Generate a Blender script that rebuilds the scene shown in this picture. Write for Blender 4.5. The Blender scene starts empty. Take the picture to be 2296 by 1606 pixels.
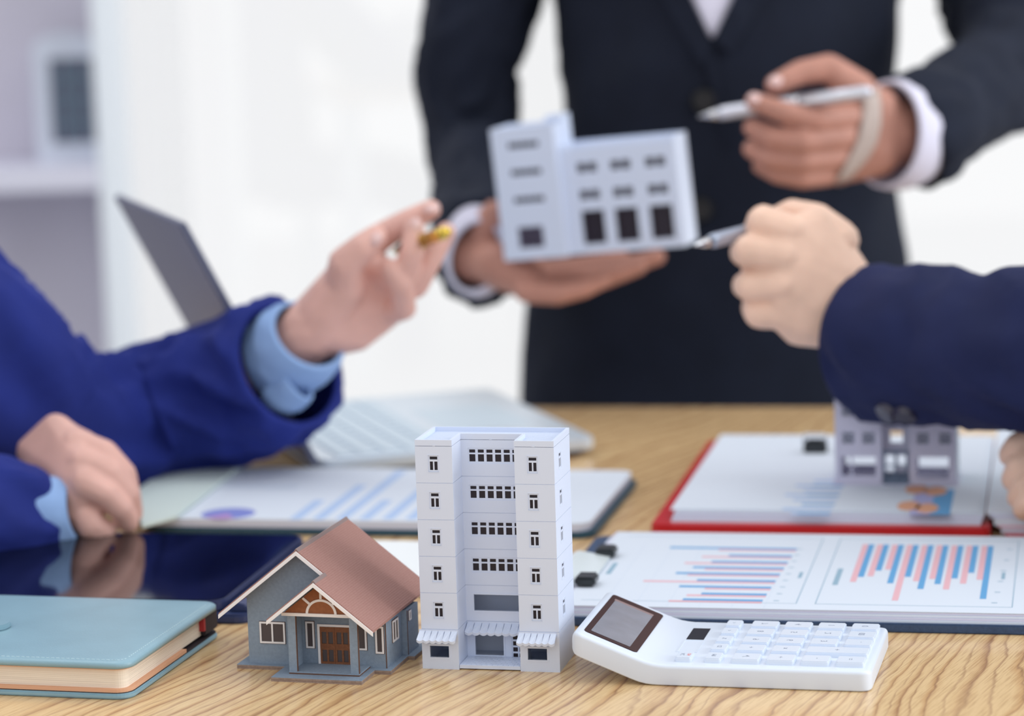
import bpy, bmesh, math, random
from mathutils import Vector, Matrix, noise
from mathutils.bvhtree import BVHTree
random.seed(7)
V = Vector
PI = math.pi
cm = 0.01
SC = bpy.context.scene
COL = SC.collection

# ------------------------------------------------------------------ camera, world, lamps, exposure
TZ = 0.75                    # height of the table top
F = 6200.0                   # focal length in pixels of the 2296 px frame
PITCH, ROLL = math.radians(8.55), 0.031
CAM = V((0, 0, TZ + 0.367))
f_ = V((0, math.cos(PITCH), -math.sin(PITCH)))
r0 = V((1, 0, 0)); u0 = r0.cross(f_)
R_ = math.cos(ROLL) * r0 - math.sin(ROLL) * u0
U_ = math.cos(ROLL) * u0 + math.sin(ROLL) * r0
cam = bpy.data.cameras.new('camera')
co = bpy.data.objects.new('camera', cam); COL.objects.link(co)
M3 = Matrix((R_, U_, -f_)).transposed()
co.matrix_world = Matrix.Translation(CAM) @ M3.to_4x4()
cam.sensor_width = 36.0; cam.lens = F / 2296 * 36.0
cam.clip_start = 0.05; cam.clip_end = 100
cam.dof.use_dof = True; cam.dof.focus_distance = 1.40; cam.dof.aperture_fstop = 5.2
cam.dof.aperture_blades = 9
SC.camera = co
SC.view_settings.view_transform = 'Standard'
SC.view_settings.look = 'None'
SC.view_settings.gamma = 1
SC.view_settings.exposure = 0
SC.view_settings.use_curve_mapping = False

w = bpy.data.worlds.new('overcast'); SC.world = w; w.use_nodes = True
nt = w.node_tree; nt.nodes.clear()
wo = nt.nodes.new('ShaderNodeOutputWorld'); bg = nt.nodes.new('ShaderNodeBackground')
bg.inputs[0].default_value = (0.975, 0.98, 0.99, 1); bg.inputs[1].default_value = 1.0
nt.links.new(bg.outputs[0], wo.inputs[0])

def area(name, loc, target, size, power, color=(1, 1, 1), sy=None):
    l = bpy.data.lights.new(name, 'AREA'); l.size = size; l.energy = power; l.color = color
    if sy: l.shape = 'RECTANGLE'; l.size_y = sy
    o = bpy.data.objects.new(name, l); COL.objects.link(o)
    o.location = loc
    o.rotation_euler = (V(target) - V(loc)).to_track_quat('-Z', 'Y').to_euler()
    return o
area('overhead_fill', (-0.9, 2.4, 2.9), (0, 1.5, 0.75), 1.2, 6, (0.97, 0.98, 1.0), 0.6)  # unseen fill light added overhead, towards the back
area('overhead_fill', (1.3, 1.1, 2.9), (0, 1.5, 0.75), 1.2, 8, (0.95, 0.98, 1.0), 0.6)  # second added overhead fill, brightens upward faces
area('side_fill', (2.2, 1.25, 1.5), (0, 1.45, 0.85), 1.4, 32, (0.93, 0.97, 1.0), 1.2)  # unseen fill added at the right to brighten right-facing sides

# ------------------------------------------------------------------ projection helpers (world points from sight lines)
def _ray(x, y):
    return f_ * F + R_ * (x - 1148) - U_ * (y - 803)
def P(x, y, z=0.0):          # point on the horizontal plane z above the table
    d = _ray(x, y); return CAM + d * ((z - 0.367) / d.z)
def D(x, y, Y):              # point at depth Y (metres)
    d = _ray(x, y); return CAM + d * (Y / d.y)
def PXM(Y): return F / Y     # pixels per metre at depth Y

# ------------------------------------------------------------------ materials
MATS = {}
def mat(name, col, rough=0.5, spec=0.5, metal=0.0, noise_amt=0.0, noise_scale=50, bump=0.0, bscale=200, coat=0.0, sss=0.0, sheen=0.0, stretch=None, trans=0.0, alpha=1.0):
    if name in MATS: return MATS[name]
    m = bpy.data.materials.new(name); m.use_nodes = True
    n = m.node_tree; b = n.nodes['Principled BSDF']
    b.inputs['Base Color'].default_value = (*col, 1)
    b.inputs['Roughness'].default_value = rough
    b.inputs['Specular IOR Level'].default_value = spec
    b.inputs['Metallic'].default_value = metal
    b.inputs['Coat Weight'].default_value = coat
    b.inputs['Transmission Weight'].default_value = trans
    b.inputs['Alpha'].default_value = alpha
    if sheen:
        b.inputs['Sheen Weight'].default_value = sheen; b.inputs['Sheen Roughness'].default_value = 0.4
        b.inputs['Sheen Tint'].default_value = (*[min(1, c * 4 + .1) for c in col], 1)
    if sss:
        b.inputs['Subsurface Weight'].default_value = sss
        b.inputs['Subsurface Radius'].default_value = (0.012, 0.005, 0.003)
        b.inputs['Subsurface Scale'].default_value = 0.5
    if noise_amt or bump:
        tc = n.nodes.new('ShaderNodeTexCoord'); mp = n.nodes.new('ShaderNodeMapping')
        n.links.new(tc.outputs['Object'], mp.inputs[0])
        if stretch: mp.inputs['Scale'].default_value = stretch
    if noise_amt:
        t = n.nodes.new('ShaderNodeTexNoise'); t.inputs['Scale'].default_value = noise_scale; t.inputs['Detail'].default_value = 4
        n.links.new(mp.outputs[0], t.inputs[0])
        r = n.nodes.new('ShaderNodeValToRGB')
        r.color_ramp.elements[0].position = 0.3; r.color_ramp.elements[1].position = 0.7
        r.color_ramp.elements[0].color = (*[c * (1 - noise_amt) for c in col], 1)
        r.color_ramp.elements[1].color = (*[min(1, c * (1 + noise_amt)) for c in col], 1)
        n.links.new(t.outputs[0], r.inputs[0]); n.links.new(r.outputs[0], b.inputs['Base Color'])
    if bump:
        t2 = n.nodes.new('ShaderNodeTexNoise'); t2.inputs['Scale'].default_value = bscale; t2.inputs['Detail'].default_value = 3
        n.links.new(mp.outputs[0], t2.inputs[0])
        bp = n.nodes.new('ShaderNodeBump'); bp.inputs['Strength'].default_value = bump; bp.inputs['Distance'].default_value = 0.001
        n.links.new(t2.outputs[0], bp.inputs['Height']); n.links.new(bp.outputs[0], b.inputs['Normal'])
    MATS[name] = m
    return m
def srgb(r, g, b):
    return tuple(((c / 255) / 12.92 if c / 255 <= 0.04045 else ((c / 255 + 0.055) / 1.055) ** 2.4) for c in (r, g, b))

def wood_mat(name, base, dark, line, yaw, spacing):
    m = bpy.data.materials.new(name); m.use_nodes = True
    n = m.node_tree; L = n.links.new; b = n.nodes['Principled BSDF']
    def N(t, **k):
        x = n.nodes.new(t)
        for a, v in k.items(): setattr(x, a, v)
        return x
    tc = N('ShaderNodeTexCoord'); mp = N('ShaderNodeMapping'); mp.inputs['Rotation'].default_value = (0, 0, -yaw)
    L(tc.outputs['Object'], mp.inputs[0])
    sep = N('ShaderNodeSeparateXYZ'); L(mp.outputs[0], sep.inputs[0])
    # low frequency warp, long along the grain (local y)
    m2 = N('ShaderNodeMapping'); m2.inputs['Scale'].default_value = (7, 2.3, 1); L(mp.outputs[0], m2.inputs[0])
    n1 = N('ShaderNodeTexNoise'); n1.inputs['Scale'].default_value = 1.0; n1.inputs['Detail'].default_value = 1.5; L(m2.outputs[0], n1.inputs[0])
    m3 = N('ShaderNodeMapping'); m3.inputs['Scale'].default_value = (80, 22, 1); L(mp.outputs[0], m3.inputs[0])
    n2 = N('ShaderNodeTexNoise'); n2.inputs['Scale'].default_value = 1.0; n2.inputs['Detail'].default_value = 2; L(m3.outputs[0], n2.inputs[0])
    def MA(op, a, bb):
        x = N('ShaderNodeMath', operation=op)
        for i, q in enumerate((a, bb)):
            if isinstance(q, (int, float)): x.inputs[i].default_value = q
            else: L(q, x.inputs[i])
        return x.outputs[0]
    w1 = MA('MULTIPLY', n1.outputs[0], 0.17)
    w2 = MA('MULTIPLY', n2.outputs[0], 0.0085)
    x = MA('ADD', MA('ADD', sep.outputs[0], w1), w2)
    ph = MA('FRACT', MA('DIVIDE', x, spacing), 0)
    rp = N('ShaderNodeValToRGB'); L(ph, rp.inputs[0])
    e = rp.color_ramp.elements
    def mixc(a, c, f): return [x * (1 - f) + y * f for x, y in zip(a, c)]
    e[0].position = 0.0; e[0].color = (*line, 1)
    e[1].position = 1.0; e[1].color = (*line, 1)
    for p, c in ((.035, mixc(base, dark, .4)), (.10, base), (.20, mixc(base, dark, .25)), (.235, mixc(base, line, .75)), (.26, base), (.38, base), (.46, dark), (.485, line), (.51, mixc(base, dark, .5)), (.58, base), (.72, base), (.765, mixc(base, line, .55)), (.79, base), (.90, mixc(base, dark, .5)), (.97, mixc(dark, line, .5))):
        k = e.new(p); k.color = (*c, 1)
    # pores and slow tone drift
    m4 = N('ShaderNodeMapping'); m4.inputs['Scale'].default_value = (1500, 45, 1); L(mp.outputs[0], m4.inputs[0])
    n3 = N('ShaderNodeTexNoise'); n3.inputs['Scale'].default_value = 1.0; n3.inputs['Detail'].default_value = 3; L(m4.outputs[0], n3.inputs[0])
    r3 = N('ShaderNodeValToRGB'); L(n3.outputs[0], r3.inputs[0])
    r3.color_ramp.elements[0].position = 0.36; r3.color_ramp.elements[0].color = (0.74, 0.68, 0.62, 1)
    r3.color_ramp.elements[1].position = 0.52; r3.color_ramp.elements[1].color = (1, 1, 1, 1)
    m5 = N('ShaderNodeMapping'); m5.inputs['Scale'].default_value = (14, 4, 1); L(mp.outputs[0], m5.inputs[0])
    n5 = N('ShaderNodeTexNoise'); n5.inputs['Scale'].default_value = 1.0; L(m5.outputs[0], n5.inputs[0])
    mx0 = N('ShaderNodeMix', data_type='RGBA'); L(n5.outputs[0], mx0.inputs[0]); mx0.inputs[6].default_value = (*base, 1); L(rp.outputs[0], mx0.inputs[7])
    r5 = N('ShaderNodeMapRange'); L(n5.outputs[0], r5.inputs[0]); r5.inputs[1].default_value = 0.3; r5.inputs[2].default_value = 0.6; r5.inputs[3].default_value = 0.55; r5.inputs[4].default_value = 1.0
    L(r5.outputs[0], mx0.inputs[0])
    mx = N('ShaderNodeMix', data_type='RGBA', blend_type='MULTIPLY'); mx.inputs[0].default_value = 0.8
    L(mx0.outputs[2], mx.inputs[6]); L(r3.outputs[0], mx.inputs[7])
    L(mx.outputs[2], b.inputs['Base Color'])
    b.inputs['Roughness'].default_value = 0.24; b.inputs['Specular IOR Level'].default_value = 0.5
    bp = N('ShaderNodeBump'); bp.inputs['Strength'].default_value = 0.12; bp.inputs['Distance'].default_value = 0.0004
    L(n3.outputs[0], bp.inputs['Height']); L(bp.outputs[0], b.inputs['Normal'])
    return m

white_pl = mat('white_plastic', srgb(214, 224, 244), 0.45, 0.4, bump=0.03, bscale=900)
calc_pl = mat('calculator_plastic', srgb(220, 230, 245), 0.35, 0.5)
key_pl = mat('key_plastic', srgb(222, 232, 247), 0.3, 0.5)
glyph_m = mat('key_print', srgb(128, 138, 160), 0.5)
glyph_r = mat('red_key_print', srgb(225, 110, 105), 0.5)
screen_rim = mat('dark_brown_glass', srgb(54, 34, 38), 0.3, 0.15)
lcd_m = mat('grey_lcd', srgb(128, 136, 150), 0.2, 0.5, noise_amt=0.1, noise_scale=60)
dark_void = mat('dark_infill', srgb(38, 32, 42), 0.3, 0.3)  # dark colour painted in for the unlit inside of model openings
solar_m = mat('solar_cell', srgb(22, 24, 34), 0.3, 0.2)
house_blue = mat('blue_grey_card', srgb(138, 154, 172), 0.8, 0.2, noise_amt=0.07, noise_scale=600, bump=0.25, bscale=1500)
card_edge = mat('brown_card_edge', srgb(150, 132, 122), 0.85, 0.2, noise_amt=0.15, noise_scale=700)
card_edge_dark = mat('dark_card_edge', srgb(104, 80, 70), 0.85, 0.2)
card_white = mat('white_card', srgb(240, 238, 240), 0.7, 0.2)
door_wood = mat('brown_door_card', srgb(130, 84, 58), 0.65, 0.3, noise_amt=0.15, noise_scale=900)
gable_wood = mat('orange_brown_card', srgb(152, 96, 64), 0.65, 0.3, noise_amt=0.1, noise_scale=600)
win_dark = mat('dark_window_card', srgb(84, 76, 78), 0.4, 0.3)
teal_m = mat('teal_leather', srgb(138, 174, 190), 0.36, 0.5, noise_amt=0.05, noise_scale=40, bump=0.12, bscale=900)
teal_stitch = mat('pale_stitch', srgb(196, 220, 228), 0.6)
page_m = mat('cream_pages', srgb(240, 230, 215), 0.8, 0.2, noise_amt=0.10, noise_scale=1.0, stretch=(12, 12, 1500))
peach_m = mat('peach_endpaper', srgb(222, 172, 140), 0.7, 0.2)
spine_m = mat('dark_spine', srgb(40, 30, 38), 0.7)
ribbon_m = mat('red_ribbon', srgb(170, 40, 45), 0.6)
paper_m = mat('white_paper', srgb(216, 225, 238), 0.75, 0.2)
paper2 = mat('lilac_paper', srgb(208, 208, 228), 0.75, 0.2)
paper_edge = mat('paper_stack_edge', srgb(216, 222, 236), 0.8, 0.2, noise_amt=0.12, noise_scale=1.0, stretch=(8, 8, 2500))
green_paper = mat('pale_green_paper', srgb(208, 222, 220), 0.7, 0.2)
print_blue = mat('blue_print', srgb(104, 166, 216), 0.75, 0.2)
print_red = mat('pink_print', srgb(228, 182, 192), 0.75, 0.2)
print_orange = mat('orange_print', srgb(226, 170, 140), 0.75, 0.2)
print_grey = mat('slate_print', srgb(150, 180, 200), 0.75, 0.2)
print_lav = mat('lavender_print', srgb(130, 140, 210), 0.75, 0.2)
print_pale = mat('pale_print', srgb(205, 216, 232), 0.75, 0.2)
print_sky = mat('light_blue_print', srgb(176, 200, 236), 0.75, 0.2)
navy_board = mat('navy_board', srgb(52, 74, 108), 0.55, 0.4, bump=0.3, bscale=1200, noise_amt=0.15, noise_scale=500)
red_board = mat('red_board', srgb(196, 30, 40), 0.35, 0.5)
black_m = mat('black_plastic', srgb(22, 24, 28), 0.35, 0.5)
clip_black = mat('black_metal_clip', srgb(34, 40, 44), 0.3, 0.5)
clip_clear = mat('clear_plastic_clip', srgb(228, 238, 242), 0.12, 0.6)
chrome = mat('chrome', (0.75, 0.76, 0.8), 0.15, 0.5, metal=1.0)
silver_pen = mat('silver_pen_metal', srgb(214, 216, 228), 0.3, 0.6, metal=0.6)
gold_m = mat('gold_metal', srgb(232, 200, 90), 0.2, 0.5, metal=1.0)
alu_m = mat('aluminium', srgb(214, 226, 238), 0.3, 0.5, metal=0.25)
laptop_key = mat('laptop_key', srgb(206, 222, 234), 0.4, 0.5)
laptop_dark = mat('laptop_rubber', srgb(50, 52, 70), 0.6)
laptop_scr = mat('laptop_display', srgb(112, 118, 134), 0.35, 0.4)
laptop_rim = mat('laptop_bezel', srgb(92, 98, 124), 0.35, 0.4)
tablet_glass = mat('tablet_glass', srgb(10, 12, 20), 0.06, 0.6)
tablet_case = mat('blue_leather_case', srgb(44, 58, 100), 0.4, 0.5)
suit_mid = mat('navy_suit', srgb(23, 29, 45), 0.85, 0.25, noise_amt=0.12, noise_scale=30, bump=0.2, bscale=900, sheen=0.12)
suit_blue = mat('royal_blue_suit', srgb(30, 44, 122), 0.8, 0.25, noise_amt=0.12, noise_scale=25, bump=0.2, bscale=900, sheen=0.2)
suit_right = mat('dark_blue_suit', srgb(28, 36, 76), 0.85, 0.25, noise_amt=0.12, noise_scale=25, bump=0.2, bscale=900, sheen=0.12)
shirt_w = mat('white_shirt', srgb(220, 218, 236), 0.8, 0.2)
shirt_b = mat('light_blue_shirt', srgb(146, 178, 226), 0.8, 0.2)
skin_l = mat('pink_skin', srgb(222, 176, 165), 0.5, 0.35, noise_amt=0.09, noise_scale=45, sss=0.1)
skin_m = mat('tan_skin', srgb(188, 136, 120), 0.5, 0.35, noise_amt=0.09, noise_scale=45, sss=0.1)
skin_r = mat('light_skin', srgb(240, 203, 182), 0.5, 0.35, noise_amt=0.09, noise_scale=45, sss=0.1)
nail_m = mat('finger_nail', srgb(232, 196, 192), 0.3, 0.5)
grey_model = mat('grey_card_model', srgb(204, 203, 224), 0.6, 0.3)
cabinet_m = mat('grey_cabinet', srgb(206, 202, 216), 0.7, 0.3)
shelf_m = mat('white_shelf', srgb(220, 220, 234), 0.6, 0.3)
side_m = mat('white_cabinet_side', srgb(236, 242, 248), 0.6, 0.3)
lantern_m = mat('lantern_white', srgb(206, 212, 226), 0.6, 0.3)
lantern_pane = mat('lantern_dark_pane', srgb(98, 102, 122), 0.3, 0.4)
wall_m = mat('white_wall', srgb(236, 240, 246), 0.9, 0.2)
floor_m = mat('grey_floor', srgb(150, 150, 155), 0.5, 0.4, noise_amt=0.05, noise_scale=3)

# ------------------------------------------------------------------ mesh helpers
def link_mesh(name, me, m, parent=None, smooth=False, mw=None):
    o = bpy.data.objects.new(name, me); COL.objects.link(o)
    ms = m if isinstance(m, (list, tuple)) else [m]
    if not me.materials:
        for q in ms: me.materials.append(q)
    if smooth:
        me.shade_smooth()
    if parent is not None: o.parent = parent
    if mw is not None: o.matrix_local = mw
    return o
def bm_obj(name, bm, m, parent=None, smooth=False, mw=None, bevel=0, seg=2):
    if bevel:
        bmesh.ops.remove_doubles(bm, verts=bm.verts, dist=1e-6)
        ed = [e for e in bm.edges if len(e.link_faces) == 2 and e.calc_face_angle(0) > 0.5]
        bmesh.ops.bevel(bm, geom=ed, offset=bevel, segments=seg, affect='EDGES', clamp_overlap=True)
    bmesh.ops.recalc_face_normals(bm, faces=bm.faces)
    me = bpy.data.meshes.new(name); bm.to_mesh(me); bm.free()
    return link_mesh(name, me, m, parent, smooth, mw)
def thing(name, label, cat, mw=None, group=None):
    o = bpy.data.objects.new(name, None); COL.objects.link(o)
    o.empty_display_size = 0.02
    if mw is not None: o.matrix_world = mw
    o['label'] = label; o['category'] = cat
    if group: o['group'] = group
    return o
def tag(o, label, cat, group=None, kind=None):
    o['label'] = label
    if cat: o['category'] = cat
    if group: o['group'] = group
    if kind: o['kind'] = kind
    return o
def structure(o): o['kind'] = 'structure'; return o
def copy_obj(o, parent=None, mw=None):
    c = o.copy(); COL.objects.link(c)
    if parent is not None: c.parent = parent
    if mw is not None: c.matrix_local = mw
    return c
def frame(origin, yaw, roll=0.0):
    return Matrix.Translation(origin) @ Matrix.Rotation(yaw, 4, 'Z') @ Matrix.Rotation(roll, 4, 'Y')
def T(x, y, z): return Matrix.Translation((x, y, z))

def box(bm, x0, x1, y0, y1, z0, z1, mw=None):
    vs = [bm.verts.new(V(p) if mw is None else mw @ V(p)) for p in
          ((x0, y0, z0), (x1, y0, z0), (x1, y1, z0), (x0, y1, z0), (x0, y0, z1), (x1, y0, z1), (x1, y1, z1), (x0, y1, z1))]
    fs = []
    for q in ((0, 3, 2, 1), (4, 5, 6, 7), (0, 1, 5, 4), (1, 2, 6, 5), (2, 3, 7, 6), (3, 0, 4, 7)):
        fs.append(bm.faces.new([vs[i] for i in q]))
    return fs
def prism(bm, poly, z0, z1, mw=None):
    """poly: list of (x, y); extruded between z0 and z1"""
    n = len(poly)
    a = [bm.verts.new((mw or Matrix()) @ V((p[0], p[1], z0))) for p in poly]
    b = [bm.verts.new((mw or Matrix()) @ V((p[0], p[1], z1))) for p in poly]
    bm.faces.new(a[::-1]); bm.faces.new(b)
    for i in range(n):
        bm.faces.new((a[i], a[(i + 1) % n], b[(i + 1) % n], b[i]))
def vprism(bm, poly, y0, y1, mw=None):
    """poly: list of (x, z); extruded along y"""
    n = len(poly)
    a = [bm.verts.new((mw or Matrix()) @ V((p[0], y0, p[1]))) for p in poly]
    b = [bm.verts.new((mw or Matrix()) @ V((p[0], y1, p[1]))) for p in poly]
    bm.faces.new(a); bm.faces.new(b[::-1])
    for i in range(n):
        bm.faces.new((a[i], b[i], b[(i + 1) % n], a[(i + 1) % n]))
def rrect(x0, x1, y0, y1, r, n=5, corners=(1, 1, 1, 1)):
    pts = []
    cs = ((x1 - r, y1 - r, 0), (x0 + r, y1 - r, 1), (x0 + r, y0 + r, 2), (x1 - r, y0 + r, 3))
    raw = ((x1, y1), (x0, y1), (x0, y0), (x1, y0))
    for cx, cy, k in cs:
        if corners[k]:
            for i in range(n + 1):
                a = (k + i / n) * PI / 2
                pts.append((cx + r * math.cos(a), cy + r * math.sin(a)))
        else: pts.append(raw[k])
    return pts
def panel(bm, w_, h_, t, holes, mw=None):
    """upright panel x 0..w, z 0..h, front at y=0, back at y=t, with rectangular holes (x0,x1,z0,z1)"""
    mw = mw or Matrix()
    xs = sorted({0, w_, *[h[0] for h in holes], *[h[1] for h in holes]})
    zs = sorted({0, h_, *[h[2] for h in holes], *[h[3] for h in holes]})
    nx, nz = len(xs) - 1, len(zs) - 1
    def solid(i, j):
        if i < 0 or j < 0 or i >= nx or j >= nz: return False
        cx, cz = (xs[i] + xs[i + 1]) / 2, (zs[j] + zs[j + 1]) / 2
        return not any(a < cx < b and c < cz < d for a, b, c, d in holes)
    vc = {}
    def v(i, j, k):
        if (i, j, k) not in vc: vc[(i, j, k)] = bm.verts.new(mw @ V((xs[i], t * k, zs[j])))
        return vc[(i, j, k)]
    for i in range(nx):
        for j in range(nz):
            if not solid(i, j): continue
            bm.faces.new((v(i, j, 0), v(i + 1, j, 0), v(i + 1, j + 1, 0), v(i, j + 1, 0)))
            bm.faces.new((v(i, j, 1), v(i, j + 1, 1), v(i + 1, j + 1, 1), v(i + 1, j, 1)))
            if not solid(i - 1, j): bm.faces.new((v(i, j, 0), v(i, j + 1, 0), v(i, j + 1, 1), v(i, j, 1)))
            if not solid(i + 1, j): bm.faces.new((v(i + 1, j, 0), v(i + 1, j, 1), v(i + 1, j + 1, 1), v(i + 1, j + 1, 0)))
            if not solid(i, j - 1): bm.faces.new((v(i, j, 0), v(i, j, 1), v(i + 1, j, 1), v(i + 1, j, 0)))
            if not solid(i, j + 1): bm.faces.new((v(i, j + 1, 0), v(i + 1, j + 1, 0), v(i + 1, j + 1, 1), v(i, j + 1, 1)))
def window_frame_bm(w_, h_, t, b, vbars=(), hbars=(), bar=None):
    """frame with border b and bars given as fractions; returns bmesh; front y=0"""
    bar = bar or b * 0.7
    xs = [b] + sum([[v * w_ - bar / 2, v * w_ + bar / 2] for v in vbars], []) + [w_ - b]
    zs = [b] + sum([[v * h_ - bar / 2, v * h_ + bar / 2] for v in hbars], []) + [h_ - b]
    holes = []
    for i in range(0, len(xs), 2):
        for j in range(0, len(zs), 2):
            holes.append((xs[i], xs[i + 1], zs[j], zs[j + 1]))
    bm = bmesh.new(); panel(bm, w_, h_, t, holes)
    return bm
def tube(bm, pts, r, n=10, cap=True):
    """round tube through 3-D points; r float or list"""
    pts = [V(p) for p in pts]
    rs = r if isinstance(r, (list, tuple)) else [r] * len(pts)
    rings = []
    up = V((0, 0, 1))
    for i, p in enumerate(pts):
        t = (pts[min(i + 1, len(pts) - 1)] - pts[max(i - 1, 0)]).normalized()
        a = t.cross(up)
        if a.length < 0.1: a = t.cross(V((0, 1, 0)))
        a.normalize(); b = a.cross(t)
        rings.append([bm.verts.new(p + (a * math.cos(2 * PI * k / n) + b * math.sin(2 * PI * k / n)) * rs[i]) for k in range(n)])
    for i in range(len(rings) - 1):
        for k in range(n):
            bm.faces.new((rings[i][k], rings[i][(k + 1) % n], rings[i + 1][(k + 1) % n], rings[i + 1][k]))
    if cap: bm.faces.new(rings[0][::-1]); bm.faces.new(rings[-1])

_ico = None
def hull(bm, spheres, sub=2):
    """convex hull of spheres [(point, radius), ...] appended to bm"""
    t = bmesh.new()
    for p, r in spheres:
        bmesh.ops.create_icosphere(t, subdivisions=sub, radius=r, matrix=Matrix.Translation(p))
    res = bmesh.ops.convex_hull(t, input=t.verts, use_existing_faces=False)
    dele = [g for g in res['geom_interior'] if isinstance(g, bmesh.types.BMVert)]
    bmesh.ops.delete(t, geom=dele, context='VERTS')
    keep = set()
    for g in res['geom']:
        if isinstance(g, bmesh.types.BMFace) and g.is_valid: keep.add(g)
    bmesh.ops.delete(t, geom=[fc for fc in t.faces if fc not in keep], context='FACES_ONLY')
    me = bpy.data.meshes.new('t'); t.to_mesh(me); t.free(); bm.from_mesh(me); bpy.data.meshes.remove(me)
def remesh(bm, voxel, smooth_it=6, fac=0.5):
    me = bpy.data.meshes.new('tmp'); bm.to_mesh(me); bm.free()
    o = bpy.data.objects.new('tmp', me); COL.objects.link(o)
    md = o.modifiers.new('r', 'REMESH'); md.mode = 'VOXEL'; md.voxel_size = voxel
    ms = o.modifiers.new('s', 'SMOOTH'); ms.factor = fac; ms.iterations = smooth_it
    dg = bpy.context.evaluated_depsgraph_get()
    ev = o.evaluated_get(dg); out = bpy.data.meshes.new_from_object(ev)
    bpy.data.objects.remove(o); bpy.data.meshes.remove(me)
    return out

def catmull(pts, n):
    out = []
    m = len(pts)
    for i in range(m - 1):
        p0 = pts[max(i - 1, 0)]; p1 = pts[i]; p2 = pts[i + 1]; p3 = pts[min(i + 2, m - 1)]
        for k in range(n):
            t = k / n
            out.append([0.5 * ((2 * b) + (-a + c) * t + (2 * a - 5 * b + 4 * c - d) * t * t + (-a + 3 * b - 3 * c + d) * t ** 3) for a, b, c, d in zip(p0, p1, p2, p3)])
    out.append(list(pts[-1]))
    return out
def loft(bm, rings, nseg=40, sub=6, wr=0.0, wfreq=(1.6, 30), seed=0.0, cap0=False, cap1=True, thick=0.0, fixed_axis=None):
    """rings: list of (center Vector, radius in picture plane, radius in depth). Tube with wrinkles; open at start unless capped"""
    R = catmull([[*c, a, b] for c, a, b in rings], sub)
    C = [V(r[:3]) for r in R]
    out = []; acc = 0
    for i, r in enumerate(R):
        t = (C[min(i + 1, len(C) - 1)] - C[max(i - 1, 0)]).normalized()
        if i: acc += (C[i] - C[i - 1]).length
        if fixed_axis is not None: a = V(fixed_axis); a = (a - t * a.dot(t)).normalized()
        else:
            view = (C[i] - CAM).normalized(); a = view.cross(t)
            if a.length < 0.2: a = V((1, 0, 0)) - t * t.x
            a.normalize()
            if out and a.dot(prev) < 0: a = -a
        prev = a
        b = a.cross(t)
        fade = min(1, i / 3) if not cap0 else 1
        ring = []
        for k in range(nseg):
            th = 2 * PI * k / nseg
            d = 0
            if wr:
                q = V((math.cos(th) * wfreq[0] + seed, math.sin(th) * wfreq[0] + seed * 2, acc * wfreq[1] + th * 0.8))
                v = noise.noise(q); v2 = noise.noise(q * 2.3 + V((5, 3, 1)))
                d = wr * (1 - abs(v) * 2.6 + v2 * 0.5) * fade
            ring.append(bm.verts.new(C[i] + a * math.cos(th) * (r[3] + d) + b * math.sin(th) * (r[4] + d)))
        out.append(ring)
    def skin(rr):
        for i in range(len(rr) - 1):
            for k in range(nseg):
                bm.faces.new((rr[i][k], rr[i][(k + 1) % nseg], rr[i + 1][(k + 1) % nseg], rr[i + 1][k]))
    skin(out)
    if thick and not cap0:      # turned-in open end
        inner = []
        for j in range(4):
            i = j * max(1, sub // 3)
            c = C[min(i, len(C) - 1)]
            inner.append([bm.verts.new(c + (v.co - c) * (1 - thick / max((v.co - c).length, 1e-4))) for v in out[min(i, len(out) - 1)]])
        for k in range(nseg):
            bm.faces.new((out[0][(k + 1) % nseg], out[0][k], inner[0][k], inner[0][(k + 1) % nseg]))
        for i in range(len(inner) - 1):
            for k in range(nseg):
                bm.faces.new((inner[i + 1][k], inner[i + 1][(k + 1) % nseg], inner[i][(k + 1) % nseg], inner[i][k]))
    if cap0: bm.faces.new(out[0][::-1])
    if cap1: bm.faces.new(out[-1])
def pair(x0, y0, x1, y1, Y, kb=0.9, dx=0):
    """ring whose picture silhouette runs between two pixels at depth Y"""
    c = D((x0 + x1) / 2, (y0 + y1) / 2, Y)
    r = math.hypot(x1 - x0, y1 - y0) / 2 / PXM(Y)
    return (c, r, r * kb)

def text_mesh(s, size, mirror=True, depth=0.00004):
    cu = bpy.data.curves.new('t', 'FONT'); cu.body = s; cu.size = size; cu.align_x = 'CENTER'; cu.align_y = 'CENTER'
    cu.extrude = depth; cu.resolution_u = 3
    o = bpy.data.objects.new('t', cu); COL.objects.link(o)
    dg = bpy.context.evaluated_depsgraph_get()
    me = bpy.data.meshes.new_from_object(o.evaluated_get(dg))
    bpy.data.objects.remove(o)
    if mirror:
        me.transform(Matrix.Diagonal((-1, 1, 1, 1))); me.flip_normals()
    return me

# ================================================================== STRUCTURE
A = math.radians(-13.0)       # common bearing of the table and what lies on it
bm = bmesh.new(); box(bm, -4, 4, -1.5, 5.6, -0.05, 0); structure(bm_obj('floor', bm, floor_m))
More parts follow.
